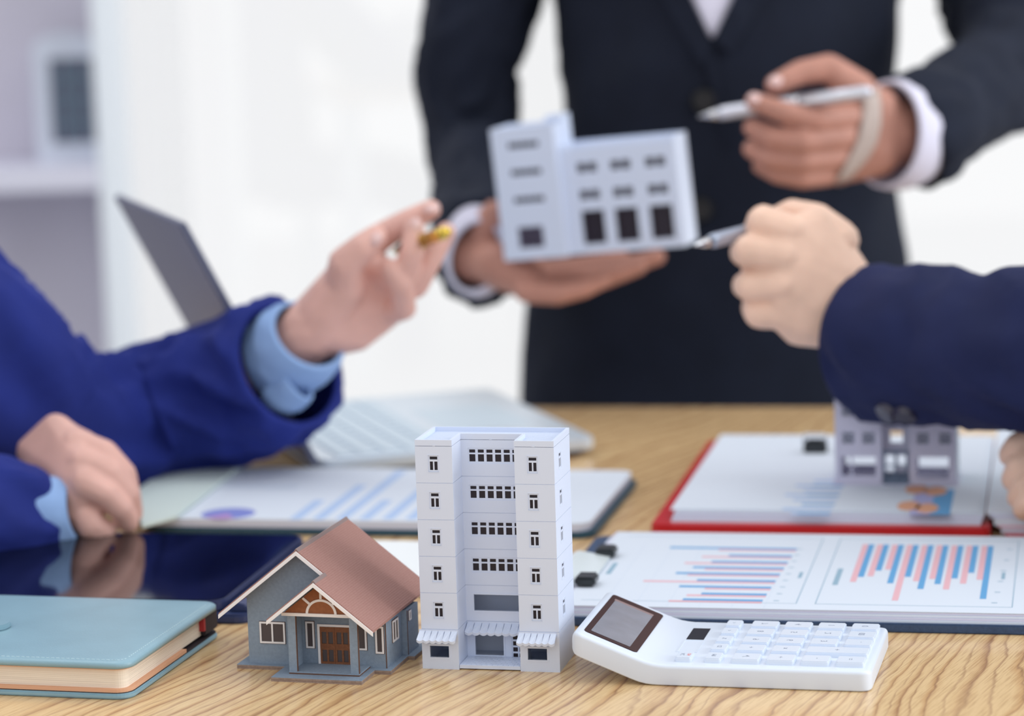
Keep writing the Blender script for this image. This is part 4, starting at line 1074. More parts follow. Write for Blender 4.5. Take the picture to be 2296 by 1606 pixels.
# ================================================================== GREY MODEL BUILDING ON THE RED CLIPBOARD
def build_grey():
    o = P(1873, 1084, 1.5 * cm)
    t = thing('grey_model_building', 'grey card model building with dark square windows standing on the red clipboard', 'model building', frame(o, math.radians(-11.5)))
    W, Dp, Hh = 7.75 * cm, 4.0 * cm, 8.6 * cm
    tk = .2 * cm
    wl = 3.0 * cm; xr_ = 4.75 * cm; rc = .9 * cm
    cols_l = [.45, 1.75]; cols_r = [.45, 1.85]
    rows_z = [2.55, 4.35, 6.15] ; ws = .85
    def holes(cols, ground, last=3): 
        hs = [(c * cm, (c + ws) * cm, z * cm, (z + ws) * cm) for c in cols for z in rows_z[:last]]
        return hs + ground
    bm = bmesh.new()
    panel(bm, wl, Hh, tk, holes(cols_l, [(.4 * cm, 1.0 * cm, .5 * cm, 1.75 * cm), (1.15 * cm, 2.6 * cm, .5 * cm, 1.75 * cm)]))
    panel(bm, W - xr_, 5.9 * cm, tk, holes(cols_r, [(.45 * cm, 2.5 * cm, .35 * cm, 1.75 * cm)], 2), T(xr_, 0, 0))
    bm_obj('front_wall', bm, grey_model, t)
    bm = bmesh.new(); panel(bm, xr_ - wl, 4.3 * cm, tk, [(.15 * cm, .75 * cm, .6 * cm, 1.7 * cm), (.95 * cm, 1.6 * cm, .9 * cm, 1.7 * cm), (.5 * cm, 1.3 * cm, 2.5 * cm, 3.3 * cm)], T(wl, rc, 0)); bm_obj('recess_wall', bm, grey_model, t)
    bm = bmesh.new(); box(bm, wl, xr_, rc * .9, rc + .3 * cm, 4.3 * cm, 5.4 * cm); bm_obj('cream_balcony', bm, mat('cream_card', srgb(196, 190, 176), .7), t)
    bm = bmesh.new(); box(bm, 0, tk, tk, Dp, 0, Hh); box(bm, wl - tk, wl, tk, Dp, 0, Hh); bm_obj('side_wall', bm, grey_model, t)
    bm = bmesh.new(); box(bm, W - tk, W, tk, Dp, 0, 5.9 * cm); box(bm, xr_, xr_ + tk, tk, Dp, 1.9 * cm, 5.9 * cm); bm_obj('side_wall', bm, mat('pale_green_side', srgb(172, 190, 200), .7), t)
    bm = bmesh.new(); panel(bm, wl, Hh, tk, [(.4 * cm, 2.6 * cm, .5 * cm, 1.75 * cm)], T(0, Dp - tk, 0)); panel(bm, W - xr_, 5.9 * cm, tk, [(.4 * cm, 2.5 * cm, .35 * cm, 1.75 * cm)], T(xr_, Dp - tk, 0)); bm_obj('rear_wall', bm, grey_model, t)
    bm = bmesh.new(); box(bm, -.1 * cm, wl + .1 * cm, -.1 * cm, Dp + .1 * cm, Hh, Hh + .2 * cm); box(bm, xr_ - .1 * cm, W + .1 * cm, -.1 * cm, Dp + .1 * cm, 5.9 * cm, 6.1 * cm); bm_obj('roof', bm, grey_model, t)
    bm = bmesh.new(); box(bm, 0, wl, tk, Dp - tk, 2.0 * cm, 2.15 * cm); box(bm, xr_, W, tk, Dp - tk, 2.0 * cm, 2.15 * cm); bm_obj('floor_slab', bm, grey_model, t)
    wm = mat('slate_window', srgb(92, 104, 124), .3)
    for (x0, cols, last) in ((0, cols_l, 3), (xr_, cols_r, 2)):
        for c in cols:
            for z in rows_z[:last]:
                b_ = window_frame_bm(ws * cm, ws * cm, .08 * cm, .08 * cm, (.5,), (.55,))
                fr = bm_obj('window', b_, grey_model, t, mw=T(x0 + c * cm, .05 * cm, z * cm))
                bm = bmesh.new(); box(bm, 0, ws * cm, .09 * cm, .12 * cm, 0, ws * cm); bm_obj('pane_or_infill', bm, wm, fr)
    # steps and railing in front of the recess
    bm = bmesh.new()
    for k in range(4): box(bm, wl + .1 * cm, xr_ - .1 * cm, -.2 * cm + k * .25 * cm, rc, k * .14 * cm, (k + 1) * .14 * cm)
    bm_obj('entrance_steps', bm, mat('slate_card', srgb(112, 128, 152), .7), t)
    bm = bmesh.new()
    for x in (wl + .15 * cm, (wl + xr_) / 2, xr_ - .15 * cm): tube(bm, [(x, 0, .1 * cm), (x, 0, 2.1 * cm)], .07 * cm, 6)
    tube(bm, [(wl, 0, 2.1 * cm), (xr_, 0, 2.1 * cm)], .08 * cm, 6); tube(bm, [(wl, 0, 1.2 * cm), (xr_, 0, 1.2 * cm)], .05 * cm, 6)
    bm_obj('railing', bm, mat('slate_card', srgb(112, 128, 152), .7), t)
    bm = bmesh.new(); box(bm, -.15 * cm, W + .15 * cm, -.3 * cm, Dp + .1 * cm, -.1 * cm, .0); bm_obj('base_plate', bm, grey_model, t)
build_grey()

# ================================================================== PAPERS IN THE MIDDLE, ENVELOPE, NOTEPAD, LAPTOP
def build_mid():
    yaw = math.radians(-9.0)
    mw = frame(P(318, 1196), math.radians(-12.0))
    t = thing('dark_folder', 'dark teal folder under the pie chart papers behind the tower', 'folder', mw)
    bm = bmesh.new(); prism(bm, rrect(0, 29.4 * cm, 0, 17.6 * cm, 1.2 * cm), .02 * cm, .45 * cm); bm_obj('cover', bm, mat('dark_teal_card', srgb(36, 76, 96), .5), t, bevel=.06 * cm)
    s = thing('pie_chart_page', 'white printed page with lavender pie chart behind the model house', 'paper', mw @ T(.0, .1 * cm, .45 * cm))
    for k in range(4):
        bm = bmesh.new(); prism(bm, rrect(0, 29.0 * cm, 0, 17.2 * cm, 1.0 * cm, 5), 0, .13 * cm); pg = bm_obj('page', bm, paper_m if k % 2 else paper2, s, mw=T(.03 * k * cm, 0, k * .135 * cm))
    iv = (mw @ T(.09 * cm, .1 * cm, .45 * cm + .405 * cm)).inverted(); zz = (.45 + .535) * cm
    def L(x, y):
        q = iv @ P(x, y, zz); return (q.x, q.y)
    c = L(512, 1152); pie = [(c[0] + 1.75 * cm * math.cos(a * PI / 12), c[1] + 1.75 * cm * math.sin(a * PI / 12)) for a in range(24)]
    flat_quads('printed_pie', [pie], .13 * cm, print_lav, pg)
    slice_ = [c] + [(c[0] + 1.7 * cm * math.cos(a * PI / 12), c[1] + 1.7 * cm * math.sin(a * PI / 12)) for a in range(15, 21)]
    flat_quads('printed_slice', [slice_], .137 * cm, mat('mauve_print', srgb(176, 140, 200), .75), pg)
    bars = []
    for i in range(6):
        a = L(660 + i * 52, 1165)
        bars.append(bar(a[0] - .35 * cm, a[0] + .35 * cm, a[1], a[1] + (6 + 5 * ((i * 7) % 3)) * cm))
    flat_quads('printed_light_blue_bars', bars, .13 * cm, print_sky, pg)
    a, b_ = L(500, 1095), L(640, 1070)
    flat_quads('printed_heading', [bar(a[0], a[0] + 5 * cm, a[1], a[1] + 1.5 * cm)], .13 * cm, print_pale, pg)
    # pale green folded sheet leaning over the papers
    bm = bmesh.new()
    zz2 = 1.02 * cm
    q = [P(318, 1186, zz2 + .02 * cm), P(300, 1112, zz2), P(405, 1030, zz2), P(545, 1048, zz2), P(395, 1165, zz2 + .02 * cm)]
    lo = [bm.verts.new(p) for p in q]; hi = [bm.verts.new(p + V((0, 0, .25 * cm))) for p in q]
    n = len(q); bm.faces.new(lo[::-1]); bm.faces.new(hi)
    for i in range(n): bm.faces.new((lo[i], lo[(i + 1) % n], hi[(i + 1) % n], hi[i]))
    tag(bm_obj('folded_sheet', bm, green_paper, None, bevel=.05 * cm), 'pale green folded sheet lying on the papers beside the resting hand', 'paper')
    # white rounded notepad behind the house
    mw = frame(P(676, 1250), math.radians(-13)); 
    t = thing('notepad', 'blank white notepad lying behind the model house', 'notepad', mw)
    bm = bmesh.new(); prism(bm, rrect(0, 12.0 * cm, -9.5 * cm, 2.8 * cm, 1.0 * cm, 6), .02 * cm, .5 * cm); bm_obj('pad', bm, mat('bright_paper', srgb(240, 246, 250), .3, .5), t, bevel=.1 * cm)
    bm = bmesh.new(); prism(bm, rrect(.2 * cm, 11.8 * cm, -9.3 * cm, 2.6 * cm, 1.0 * cm, 6), .5 * cm, .56 * cm); bm_obj('top_sheet', bm, mat('bright_paper', srgb(240, 246, 250), .3, .5), t)
build_mid()

def build_laptop():
    N = P(718, 1050, .9 * cm); Fp = P(575, 925, .9 * cm)
    yaw = math.radians(18)
    o = V((N.x, N.y, TZ)); mw = frame(o, yaw)
    t = thing('laptop', 'open silver laptop turned sideways with grey display leaning left', 'laptop', mw)
    Wl, Dl = 20.5 * cm, 25.0 * cm        # x along from hinge to front edge, y along the hinge
    bm = bmesh.new(); prism(bm, rrect(0, Wl, 0, Dl, 1.0 * cm), .45 * cm, 1.35 * cm); bm_obj('base', bm, alu_m, t, bevel=.15 * cm)
    bm = bmesh.new(); prism(bm, rrect(.5 * cm, Wl - .8 * cm, .5 * cm, Dl - .5 * cm, .6 * cm), 0.0 * cm, .45 * cm); bm_obj('underside', bm, laptop_dark, t)
    kme = None
    bm = bmesh.new(); box(bm, 0, 1.45 * cm, 0, 1.45 * cm, 0, .14 * cm)
    kme = bpy.data.meshes.new('key'); bm.to_mesh(kme); bm.free(); kme.materials.append(laptop_key)
    for i in range(5):
        for j in range(13):
            link_mesh('key', kme, laptop_key, t, mw=T((1.6 + i * 1.75) * cm, (1.3 + j * 1.75) * cm, 1.34 * cm))
    bm = bmesh.new(); box(bm, 11.6 * cm, 18.2 * cm, 7.5 * cm, 17.5 * cm, 1.34 * cm, 1.37 * cm); bm_obj('touchpad', bm, laptop_key, t, bevel=.01 * cm)
    # lid: leaning back to the left (-x)
    top = mw.inverted() @ D(425, 545, N.y)
    lean = math.atan2(-top.x, top.z - .9 * cm)
    ln = 19.5 * cm
    LM = T(0, 0, 1.2 * cm) @ Matrix.Rotation(-lean, 4, 'Y')
    bm = bmesh.new(); box(bm, -.5 * cm, 0, 0, Dl, 0, ln, LM); ld = bm_obj('lid', bm, laptop_rim, t, bevel=.1 * cm)
    bm = bmesh.new(); box(bm, 0.0, .03 * cm, 1.1 * cm, Dl - 1.1 * cm, 1.4 * cm, ln - .6 * cm, LM); bm_obj('display', bm, laptop_scr, ld)
    bm = bmesh.new(); tube(bm, [(0, 2 * cm, 1.15 * cm), (0, Dl - 2 * cm, 1.15 * cm)], .35 * cm); bm_obj('hinge', bm, laptop_dark, t)
build_laptop()

# ================================================================== CABINET WITH SHELF AND LANTERN, CURTAIN
def build_cabinet():
    Y = 3.7
    xr_ = D(246, 300, Y).x; zs = D(120, 430, Y).z; zt = D(120, 375, Y).z
    t = thing('cabinet', 'tall pale grey open cabinet with one shelf standing at the left', 'cabinet', T(xr_, Y, 0))
    Wc, Dc, Hc = .9, .19, 2.2
    bm = bmesh.new(); box(bm, -.018, 0, 0, Dc, 0, Hc); bm_obj('side_panel', bm, side_m, t, bevel=.002)
    bm = bmesh.new(); box(bm, -Wc, -Wc + .035, 0, Dc, 0, Hc); bm_obj('side_panel', bm, side_m, t, bevel=.002)
    bm = bmesh.new(); box(bm, -Wc + .035, -.018, Dc - .02, Dc, 0, Hc); bm_obj('back_panel', bm, cabinet_m, t)
    bm = bmesh.new(); box(bm, -Wc + .035, -.018, .0, Dc - .02, zs, zt); bm_obj('shelf', bm, shelf_m, t, bevel=.002)
    bm = bmesh.new(); box(bm, -Wc + .035, -.018, 0, Dc - .02, 0, .08); bm_obj('shelf', bm, shelf_m, t, bevel=.002)
    bm = bmesh.new(); box(bm, -Wc + .035, -.018, 0, Dc - .02, Hc - .035, Hc); bm_obj('shelf', bm, shelf_m, t, bevel=.002)
    # lantern on the shelf
    w_ = 12.0 * cm; hh = D(150, 70, Y + .12).z - zt
    x0 = D(90, 200, Y + .12).x
    l = thing('lantern', 'white lantern with arched top and dark gridded window on the cabinet shelf', 'lantern', T(x0, Y + .07, zt))
    ww = min(w_, xr_ - .020 - x0)
    arc = [(0, 0), (ww, 0), (ww, hh * .88)] + [(ww / 2 + ww / 2 * math.cos(a), hh * .88 + hh * .12 * math.sin(a)) for a in [PI * k / 8 for k in range(1, 8)]] + [(0, hh * .88)]
    bm = bmesh.new()
    panel(bm, ww, hh * .88, .012, [(ww * .24, ww * .9, hh * .15, hh * .80)])
    vprism(bm, arc[2:], 0, .012)
    box(bm, 0, .012, .012, .09, 0, hh * .88); box(bm, ww - .012, ww, .012, .09, 0, hh * .88); box(bm, 0, ww, .012, .09, 0, .01)
    bm_obj('body', bm, lantern_m, l)
    bm = bmesh.new(); box(bm, ww * .24, ww * .9, .006, .01, hh * .15, hh * .80); pn = bm_obj('dark_infill', bm, lantern_pane, l)
    bm = bmesh.new()
    for k in range(1, 4):
        z = hh * (.15 + .65 * k / 4); box(bm, ww * .24, ww * .9, .001, .006, z - .0012, z + .0012)
    for k in range(1, 3):
        x = ww * (.24 + .66 * k / 3); box(bm, x - .0012, x + .0012, .001, .006, hh * .15, hh * .80)
    bm_obj('grid_bars', bm, mat('grid_bar', srgb(128, 160, 176), .5), pn)
    # sheer curtain
    bm = bmesh.new(); Yc = 4.45; xa_, xb_ = D(270, 300, Yc).x, D(425, 300, Yc).x
    n = 60; rows = []
    for z in (.05, 2.7):
        rows.append([bm.verts.new((xa_ + (xb_ - xa_) * i / n, Yc + .015 * math.sin(i * .9) + .008 * math.sin(i * 2.3), z)) for i in range(n + 1)])
    for i in range(n): bm.faces.new((rows[0][i], rows[0][i + 1], rows[1][i + 1], rows[1][i]))
    cmn = bpy.data.materials.new('sheer_fabric'); cmn.use_nodes = True; cn = cmn.node_tree; cn.nodes.clear()
    a = cn.nodes.new('ShaderNodeBsdfTranslucent'); b = cn.nodes.new('ShaderNodeBsdfDiffuse'); c = cn.nodes.new('ShaderNodeMixShader'); d = cn.nodes.new('ShaderNodeOutputMaterial')
    for q in (a, b): q.inputs[0].default_value = (.95, .975, 1, 1)
    c.inputs[0].default_value = .12; cn.links.new(a.outputs[0], c.inputs[1]); cn.links.new(b.outputs[0], c.inputs[2])
    e = cn.nodes.new('ShaderNodeBsdfTransparent'); g = cn.nodes.new('ShaderNodeMixShader'); g.inputs[0].default_value = .14
    cn.links.new(e.outputs[0], g.inputs[1]); cn.links.new(c.outputs[0], g.inputs[2]); cn.links.new(g.outputs[0], d.inputs[0])
    o = bm_obj('curtain', bm, cmn, None, smooth=True)
    tag(o, 'sheer white curtain hanging between the cabinet and the bright window', 'curtain')
build_cabinet()

# ================================================================== HANDS AND PEOPLE
def hd(Y0):
    """point maker for a hand at depth Y0 : (px, py, offset cm, radius cm)"""
    return lambda x, y, dy, r: (D(x, y, Y0 + dy * cm), r * cm)
def hand_bm(parts):
    bm = bmesh.new()
    for chain in parts['chains']:
        for a, b in zip(chain, chain[1:]): hull(bm, [a, b])
    for h in parts['hulls']: hull(bm, h)
    return bm
def nails(specs, parent):
    bm = bmesh.new()
    for (p, n_, t_, w_, l_) in specs:
        n_ = V(n_).normalized(); t_ = V(t_); t_ = (t_ - n_ * t_.dot(n_)).normalized(); s_ = n_.cross(t_)
        c = bm.verts.new(p + n_ * .0006)
        ring = [bm.verts.new(p + s_ * math.cos(a * PI / 6) * w_ + t_ * math.sin(a * PI / 6) * l_ - n_ * .0006 * abs(math.cos(a * PI / 6))) for a in range(12)]
        for i in range(12): bm.faces.new((c, ring[i], ring[(i + 1) % 12]))
    o = bm_obj('fingernails', bm, nail_m, parent, smooth=True)
    sd = o.modifiers.new('s', 'SOLIDIFY'); sd.thickness = .0006
    return o
def join_body(meshes, m, parent, name='body'):
    bm = bmesh.new()
    for me in meshes: bm.from_mesh(me); bpy.data.meshes.remove(me)
    o = bm_obj(name, bm, m, parent, smooth=True)
    return o

def head_mesh(c, fwd, neck_base):
    up = V((0, 0, 1)); sd = fwd.cross(up).normalized()
    p = lambda f, s, u: c + fwd * f + sd * s + up * u
    bm = bmesh.new()
    hull(bm, [(p(-.02, 0, .03), .078), (p(.03, 0, .035), .058), (p(.02, .03, -.01), .045), (p(.02, -.03, -.01), .045)])
    hull(bm, [(p(.055, 0, -.078), .022), (p(0, .045, -.055), .02), (p(0, -.045, -.055), .02), (p(.035, .035, -.01), .032), (p(.035, -.035, -.01), .032), (p(.062, 0, -.045), .024)])
    hull(bm, [(p(.088, 0, -.018), .011), (p(.078, 0, .022), .008), (p(.072, .014, -.02), .008), (p(.072, -.014, -.02), .008)])
    hull(bm, [(p(.078, .034, .03), .007), (p(.084, .012, .03), .007)]); hull(bm, [(p(.078, -.034, .03), .007), (p(.084, -.012, .03), .007)])
    hull(bm, [(p(.078, .018, -.047), .006), (p(.086, 0, -.045), .006), (p(.078, -.018, -.047), .006), (p(.083, 0, -.052), .006)])
    for s_ in (-1, 1): hull(bm, [(p(-.005, .078 * s_, .015), .010), (p(-.01, .080 * s_, -.012), .008), (p(-.018, .084 * s_, .012), .008)])
    hull(bm, [(p(-.02, 0, -.05), .05), (neck_base, .056)])
    return remesh(bm, .0035, 2)
def head_extras(c, fwd, parent, inv, hair_col):
    up = V((0, 0, 1)); sd = fwd.cross(up).normalized()
    p = lambda f, s, u: c + fwd * f + sd * s + up * u
    bm = bmesh.new()
    hull(bm, [(p(-.03, 0, .045), .081), (p(.03, 0, .068), .050), (p(-.05, 0, -.03), .048), (p(-.02, .03, .04), .06), (p(-.02, -.03, .04), .06)])
    me = remesh(bm, .004, 2); me.transform(inv); link_mesh('hair', me, mat('dark_hair', srgb(*hair_col), .5, bump=.5, bscale=300), parent, smooth=True)
    for s_ in (-1, 1):
        bm = bmesh.new(); bmesh.ops.create_icosphere(bm, subdivisions=3, radius=.0095, matrix=inv @ Matrix.Translation(p(.0665, .03 * s_, .010)))
        ey = bm_obj('eye', bm, mat('eye_white', srgb(235, 232, 228), .2), parent, smooth=True)
        bm = bmesh.new(); bmesh.ops.create_icosphere(bm, subdivisions=2, radius=.0052, matrix=inv @ Matrix.Translation(p(.0725, .03 * s_, .009))); bm_obj('iris', bm, mat('dark_iris', srgb(50, 34, 26), .2), ey, smooth=True)

# ---------- standing man in the middle
def build_standing():
    t = thing('person', 'standing person in a dark navy suit holding a white model building and a silver pen', 'person', T(D(1600, 600, 2.42).x, 2.42, 0))
    inv = t.matrix_world.inverted()
    def fix(bm): bm.transform(inv); return bm
    # torso jacket
    Yt = 2.43
    bm = bmesh.new()
    rows = [(-610, 1500, 1790), (-560, 1380, 1910), (-500, 1240, 2050), (-390, 1170, 2110), (-250, 1180, 2090), (-120, 1215, 2050), (0, 1246, 2016), (90, 1258, 2010), (180, 1264, 2004), (260, 1270, 1990), (360, 1262, 2000), (460, 1240, 2020), (560, 1210, 2040), (680, 1186, 2052), (800, 1172, 2062), (910, 1162, 2070), (1000, 1162, 2075)]
    rg = []
    for i, (y, x0, x1) in enumerate(rows):
        c = D((x0 + x1) / 2, y, Yt); r = (x1 - x0) / 2 / PXM(Yt); c.y = Yt + .02
        rg.append((c, r, .125 if y > -300 else (.11 if y > -450 else .085)))
    loft(bm, rg, 56, 4, wr=.0035, wfreq=(2.2, 9), seed=3, cap0=True, cap1=True, fixed_axis=(1, 0, 0))
    hull(bm, [(D(1300, -440, 2.45), .055), (D(1200, -400, 2.45), .058), (D(1110, -300, 2.45), .045), (D(1500, -540, 2.45), .05)], 3)
    hull(bm, [(D(1980, -440, 2.45), .055), (D(2100, -400, 2.455), .058), (D(2200, -300, 2.46), .045), (D(1790, -540, 2.45), .05)], 3)
    fix(bm); jk = bm_obj('jacket', bm, suit_mid, t, smooth=True)
    # sleeve A (viewer's left): hangs down, bends towards the viewer
    bm = bmesh.new()
    rg = [(D(1072, 560, 2.16), 92 / PXM(2.16), .040), (D(1070, 552, 2.20), 96 / PXM(2.2), .046), (D(1068, 520, 2.28), 92 / PXM(2.28), .052),
          (D(1066, 465, 2.35), 88 / PXM(2.35), .056), (D(1066, 390, 2.42), 88 / PXM(2.42), .052), pair(960, 320, 1152, 320, 2.44, .95), pair(947, 240, 1156, 245, 2.45, .95),
          pair(938, 135, 1150, 160, 2.45, .95), pair(948, 60, 1182, 60, 2.45, .95), pair(960, -20, 1212, -20, 2.45, .9), pair(975, -120, 1240, -120, 2.45, .9), pair(990, -250, 1260, -250, 2.45, .9), pair(1030, -380, 1310, -370, 2.45, .9), pair(1110, -480, 1370, -430, 2.45, .8)]
    loft(bm, rg, 44, 6, wr=.0055, wfreq=(1.5, 22), seed=1, thick=.004)
    fix(bm); bm_obj('jacket_sleeve', bm, suit_mid, t, smooth=True); bm = bmesh.new()
    # sleeve B (viewer's right): forearm comes in from the right
    rg = [pair(2022, 168, 2042, 438, 2.14), pair(2060, 158, 2085, 405, 2.15), pair(2110, 142, 2135, 362, 2.18), pair(2175, 90, 2215, 318, 2.24), pair(2245, 20, 2310, 285, 2.31),
          pair(2215, -60, 2420, 210, 2.38), pair(2120, -20, 2430, 40, 2.44), pair(2090, -110, 2385, -90, 2.46), pair(2060, -250, 2330, -240, 2.46), pair(2010, -370, 2290, -380, 2.46), pair(1930, -430, 2190, -480, 2.46)]
    loft(bm, rg, 44, 6, wr=.0045, wfreq=(1.4, 20), seed=8, thick=.004)
    fix(bm); sv = bm_obj('jacket_sleeve', bm, suit_mid, t, smooth=True)
    # shirt cuffs
    bm = bmesh.new()
    rg = [(D(1066, 575, 2.135), 62 / PXM(2.14), .030), (D(1068, 567, 2.15), 76 / PXM(2.15), .036), (D(1070, 556, 2.19), 80 / PXM(2.19), .037)]
    loft(bm, rg, 36, 4, thick=.003, cap1=True)
    fix(bm); bm_obj('shirt_cuff', bm, shirt_w, t, smooth=True); bm = bmesh.new()
    rg = [pair(1975, 180, 1998, 422, 2.12), pair(2005, 178, 2030, 425, 2.13), pair(2050, 185, 2070, 395, 2.15)]
    loft(bm, rg, 36, 4, thick=.003, cap1=True)
    fix(bm); bm_obj('shirt_cuff', bm, shirt_w, t, smooth=True)
    # trousers
    bm = bmesh.new()
    for s in (-1, 1):
        c0 = D(1612, 1000, Yt); cx = c0.x
        rg = [(V((cx + s * .08, Yt + .02, .69)), .095, .115), (V((cx + s * .09, Yt + .02, .45)), .08, .085), (V((cx + s * .10, Yt + .02, .2)), .07, .08), (V((cx + s * .10, Yt + .02, .01)), .065, .085)]
        loft(bm, rg, 28, 5, cap0=True, cap1=True, fixed_axis=(1, 0, 0), wr=.002)
    fix(bm); bm_obj('trousers', bm, suit_mid, t, smooth=True)
    # shirt V and lapels, laid on the jacket front
    bvh = BVHTree.FromObject(jk, bpy.context.evaluated_depsgraph_get())
    def on(px, py, off):
        o_ = inv @ CAM; d = (inv.to_3x3() @ _ray(px, py)).normalized()
        h = bvh.ray_cast(o_, d)
        if h[0] is None: return inv @ D(px, py, Yt - .1)
        return h[0] - d * off
    def patch(bm, quad, off, nu=6, nv=16, th=.003):
        g = {}
        for k in (0, 1):
            for i in range(nu + 1):
                for j in range(nv + 1):
                    u, v = i / nu, j / nv
                    (ax, ay), (bx, by), (cx, cy), (dx, dy) = quad   # a-b top edge, d-c bottom edge
                    x = (ax * (1 - u) + bx * u) * (1 - v) + (dx * (1 - u) + cx * u) * v
                    y = (ay * (1 - u) + by * u) * (1 - v) + (dy * (1 - u) + cy * u) * v
                    g[(k, i, j)] = bm.verts.new(on(x, y, off - k * th))
        for i in range(nu):
            for j in range(nv):
                bm.faces.new((g[0, i, j], g[0, i, j + 1], g[0, i + 1, j + 1], g[0, i + 1, j])); bm.faces.new((g[1, i, j], g[1, i + 1, j], g[1, i + 1, j + 1], g[1, i, j + 1]))
        rim = [(i, 0) for i in range(nu)] + [(nu, j) for j in range(nv)] + [(i, nv) for i in range(nu, 0, -1)] + [(0, j) for j in range(nv, 0, -1)]
        for a, b in zip(rim, rim[1:] + rim[:1]):
            bm.faces.new((g[(0, *a)], g[(0, *b)], g[(1, *b)], g[(1, *a)]))
    bm = bmesh.new(); patch(bm, [(1400, -300), (1790, -300), (1600, 84), (1594, 84)], .003, nv=24); patch(bm, [(1500, -530), (1740, -530), (1790, -300), (1400, -300)], .003); bm_obj('shirt_front', bm, shirt_w, t, smooth=True)
    bm = bmesh.new(); patch(bm, [(1310, -300), (1408, -300), (1597, 92), (1575, 150)], .007, th=.005, nv=30); patch(bm, [(1782, -300), (1890, -300), (1640, 120), (1599, 90)], .007, th=.005, nv=30); patch(bm, [(1400, -530), (1508, -530), (1408, -300), (1310, -300)], .007, th=.005); patch(bm, [(1732, -530), (1840, -530), (1890, -300), (1782, -300)], .007, th=.005); patch(bm, [(1575, 120), (1600, 92), (1640, 330), (1632, 330)], .004, th=.003)
    bm_obj('lapels', bm, suit_mid, t, smooth=False)
    for (x, y) in ((1578, 226), (1572, 470)):
        p = on(x, y, .004); bm = bmesh.new()
        bmesh.ops.create_cone(bm, cap_ends=True, segments=20, radius1=.011, radius2=.009, depth=.005, matrix=Matrix.Translation(p) @ Matrix.Rotation(PI / 2, 4, 'X'))
        bm_obj('jacket_button', bm, black_m, t)
    # hands ------------------------------------------------------
    S = hd(2.14)
    sup = {'chains': [
        [S(1215, 612, 3, 1.05), S(1300, 600, 3.5, .92), S(1350, 590, 3.7, .85), S(1395, 580, 4, .72)],
        [S(1205, 630, 1, 1.15), S(1310, 618, 1, .95), S(1395, 600, 1.5, .84), S(1475, 576, 2, .66)],
        [S(1195, 645, -1, 1.1), S(1285, 640, -1, .95), S(1360, 622, -.5, .84), S(1432, 598, 0, .68)],
        [S(1180, 652, -2.6, 1.0), S(1250, 660, -3, .86), S(1305, 648, -3, .78), S(1352, 630, -2.5, .62)],
        [S(1070, 585, 2, 1.9), S(1084, 530, .8, 1.35), S(1096, 495, 0, 1.1), S(1106, 474, -.3, .92)],
        [S(1066, 566, 7, 2.6), S(1075, 572, 2, 2.5)]],
        'hulls': [[S(1075, 572, 2, 2.3), S(1110, 590, -1, 1.7), S(1110, 580, 4, 1.6), S(1195, 645, -2, 1.1), S(1215, 615, 3, 1.05), S(1205, 632, 0, 1.15)]]}
    m1 = remesh(hand_bm(sup), .0013, 5)
    S = hd(2.10)
    penh = {'chains': [
        [S(1925, 205, 1, 1.5), S(1858, 153, .6, 1.12), S(1795, 163, 0, .98), S(1738, 190, -.8, .78)],                       # thumb
        [S(1905, 262, 0, 1.15), S(1830, 268, -1.8, 1.0), S(1757, 252, -2.2, .9), S(1692, 228, -1.6, .74)],                 # index
        [S(1903, 305, 0, 1.15), S(1800, 318, -2.0, 1.0), S(1735, 308, -1.6, .9), S(1688, 286, -.4, .78)],                  # middle
        [S(1892, 350, .3, 1.1), S(1800, 360, -1.5, .98), S(1730, 355, -1.0, .88), S(1686, 334, .5, .75)],                  # ring
        [S(1872, 385, .8, 1.05), S(1800, 398, -.8, .9), S(1745, 390, -.4, .8), S(1706, 372, 1.0, .68)],                    # little
        [S(1990, 300, 3, 2.7), S(2060, 290, 7, 2.8)]],
        'hulls': [[S(1965, 250, 2, 2.0), S(1968, 340, 2, 2.0), S(1905, 262, .5, 1.15), S(1900, 310, .5, 1.15), S(1888, 352, .8, 1.1), S(1872, 385, 1.2, 1.05), S(1930, 215, 1.5, 1.2)],
                  [S(1990, 300, 3, 2.6), S(1960, 250, 2, 1.9), S(1960, 345, 2, 1.9)]]}
    m2 = remesh(hand_bm(penh), .0013, 5)
    bm = bmesh.new()     # arms and trunk inside the clothes
    tr = D(1612, 500, Yt)
    for a in [[(D(1066, 566, 2.21), .024), (D(1066, 440, 2.415), .020), (D(1058, 320, 2.445), .022), (D(1055, 200, 2.455), .024), (D(1085, -20, 2.45), .026), (D(1130, -260, 2.45), .03), (D(1240, -440, 2.45), .04)],
              [(D(2060, 290, 2.17), .026), (D(2290, 140, 2.33), .03), (D(2270, -20, 2.44), .03), (D(2190, -260, 2.46), .03), (D(2060, -440, 2.45), .04)],
              [(D(1240, -440, 2.45), .04), (D(2060, -440, 2.45), .04)]]:
        for p, q in zip(a, a[1:]): hull(bm, [p, q], 1)
    hull(bm, [(D(1480, -150, 2.45), .06), (D(1780, -150, 2.45), .06), (D(1480, 900, 2.45), .06), (D(1760, 900, 2.45), .06)], 1)
    hull(bm, [(D(1480, -150, 2.45), .06), (D(1780, -150, 2.45), .06), (D(1560, -480, 2.45), .05), (D(1720, -480, 2.45), .05)], 1)
    m3 = remesh(bm, .008, 3)
    hc = D(1640, -990, 2.40); fw = V((0, -1, 0)); m4 = head_mesh(hc, fw, D(1640, -560, 2.45))
    body = join_body([m1, m2, m3, m4], skin_m, t)
    head_extras(hc, fw, t, inv, (28, 24, 24))
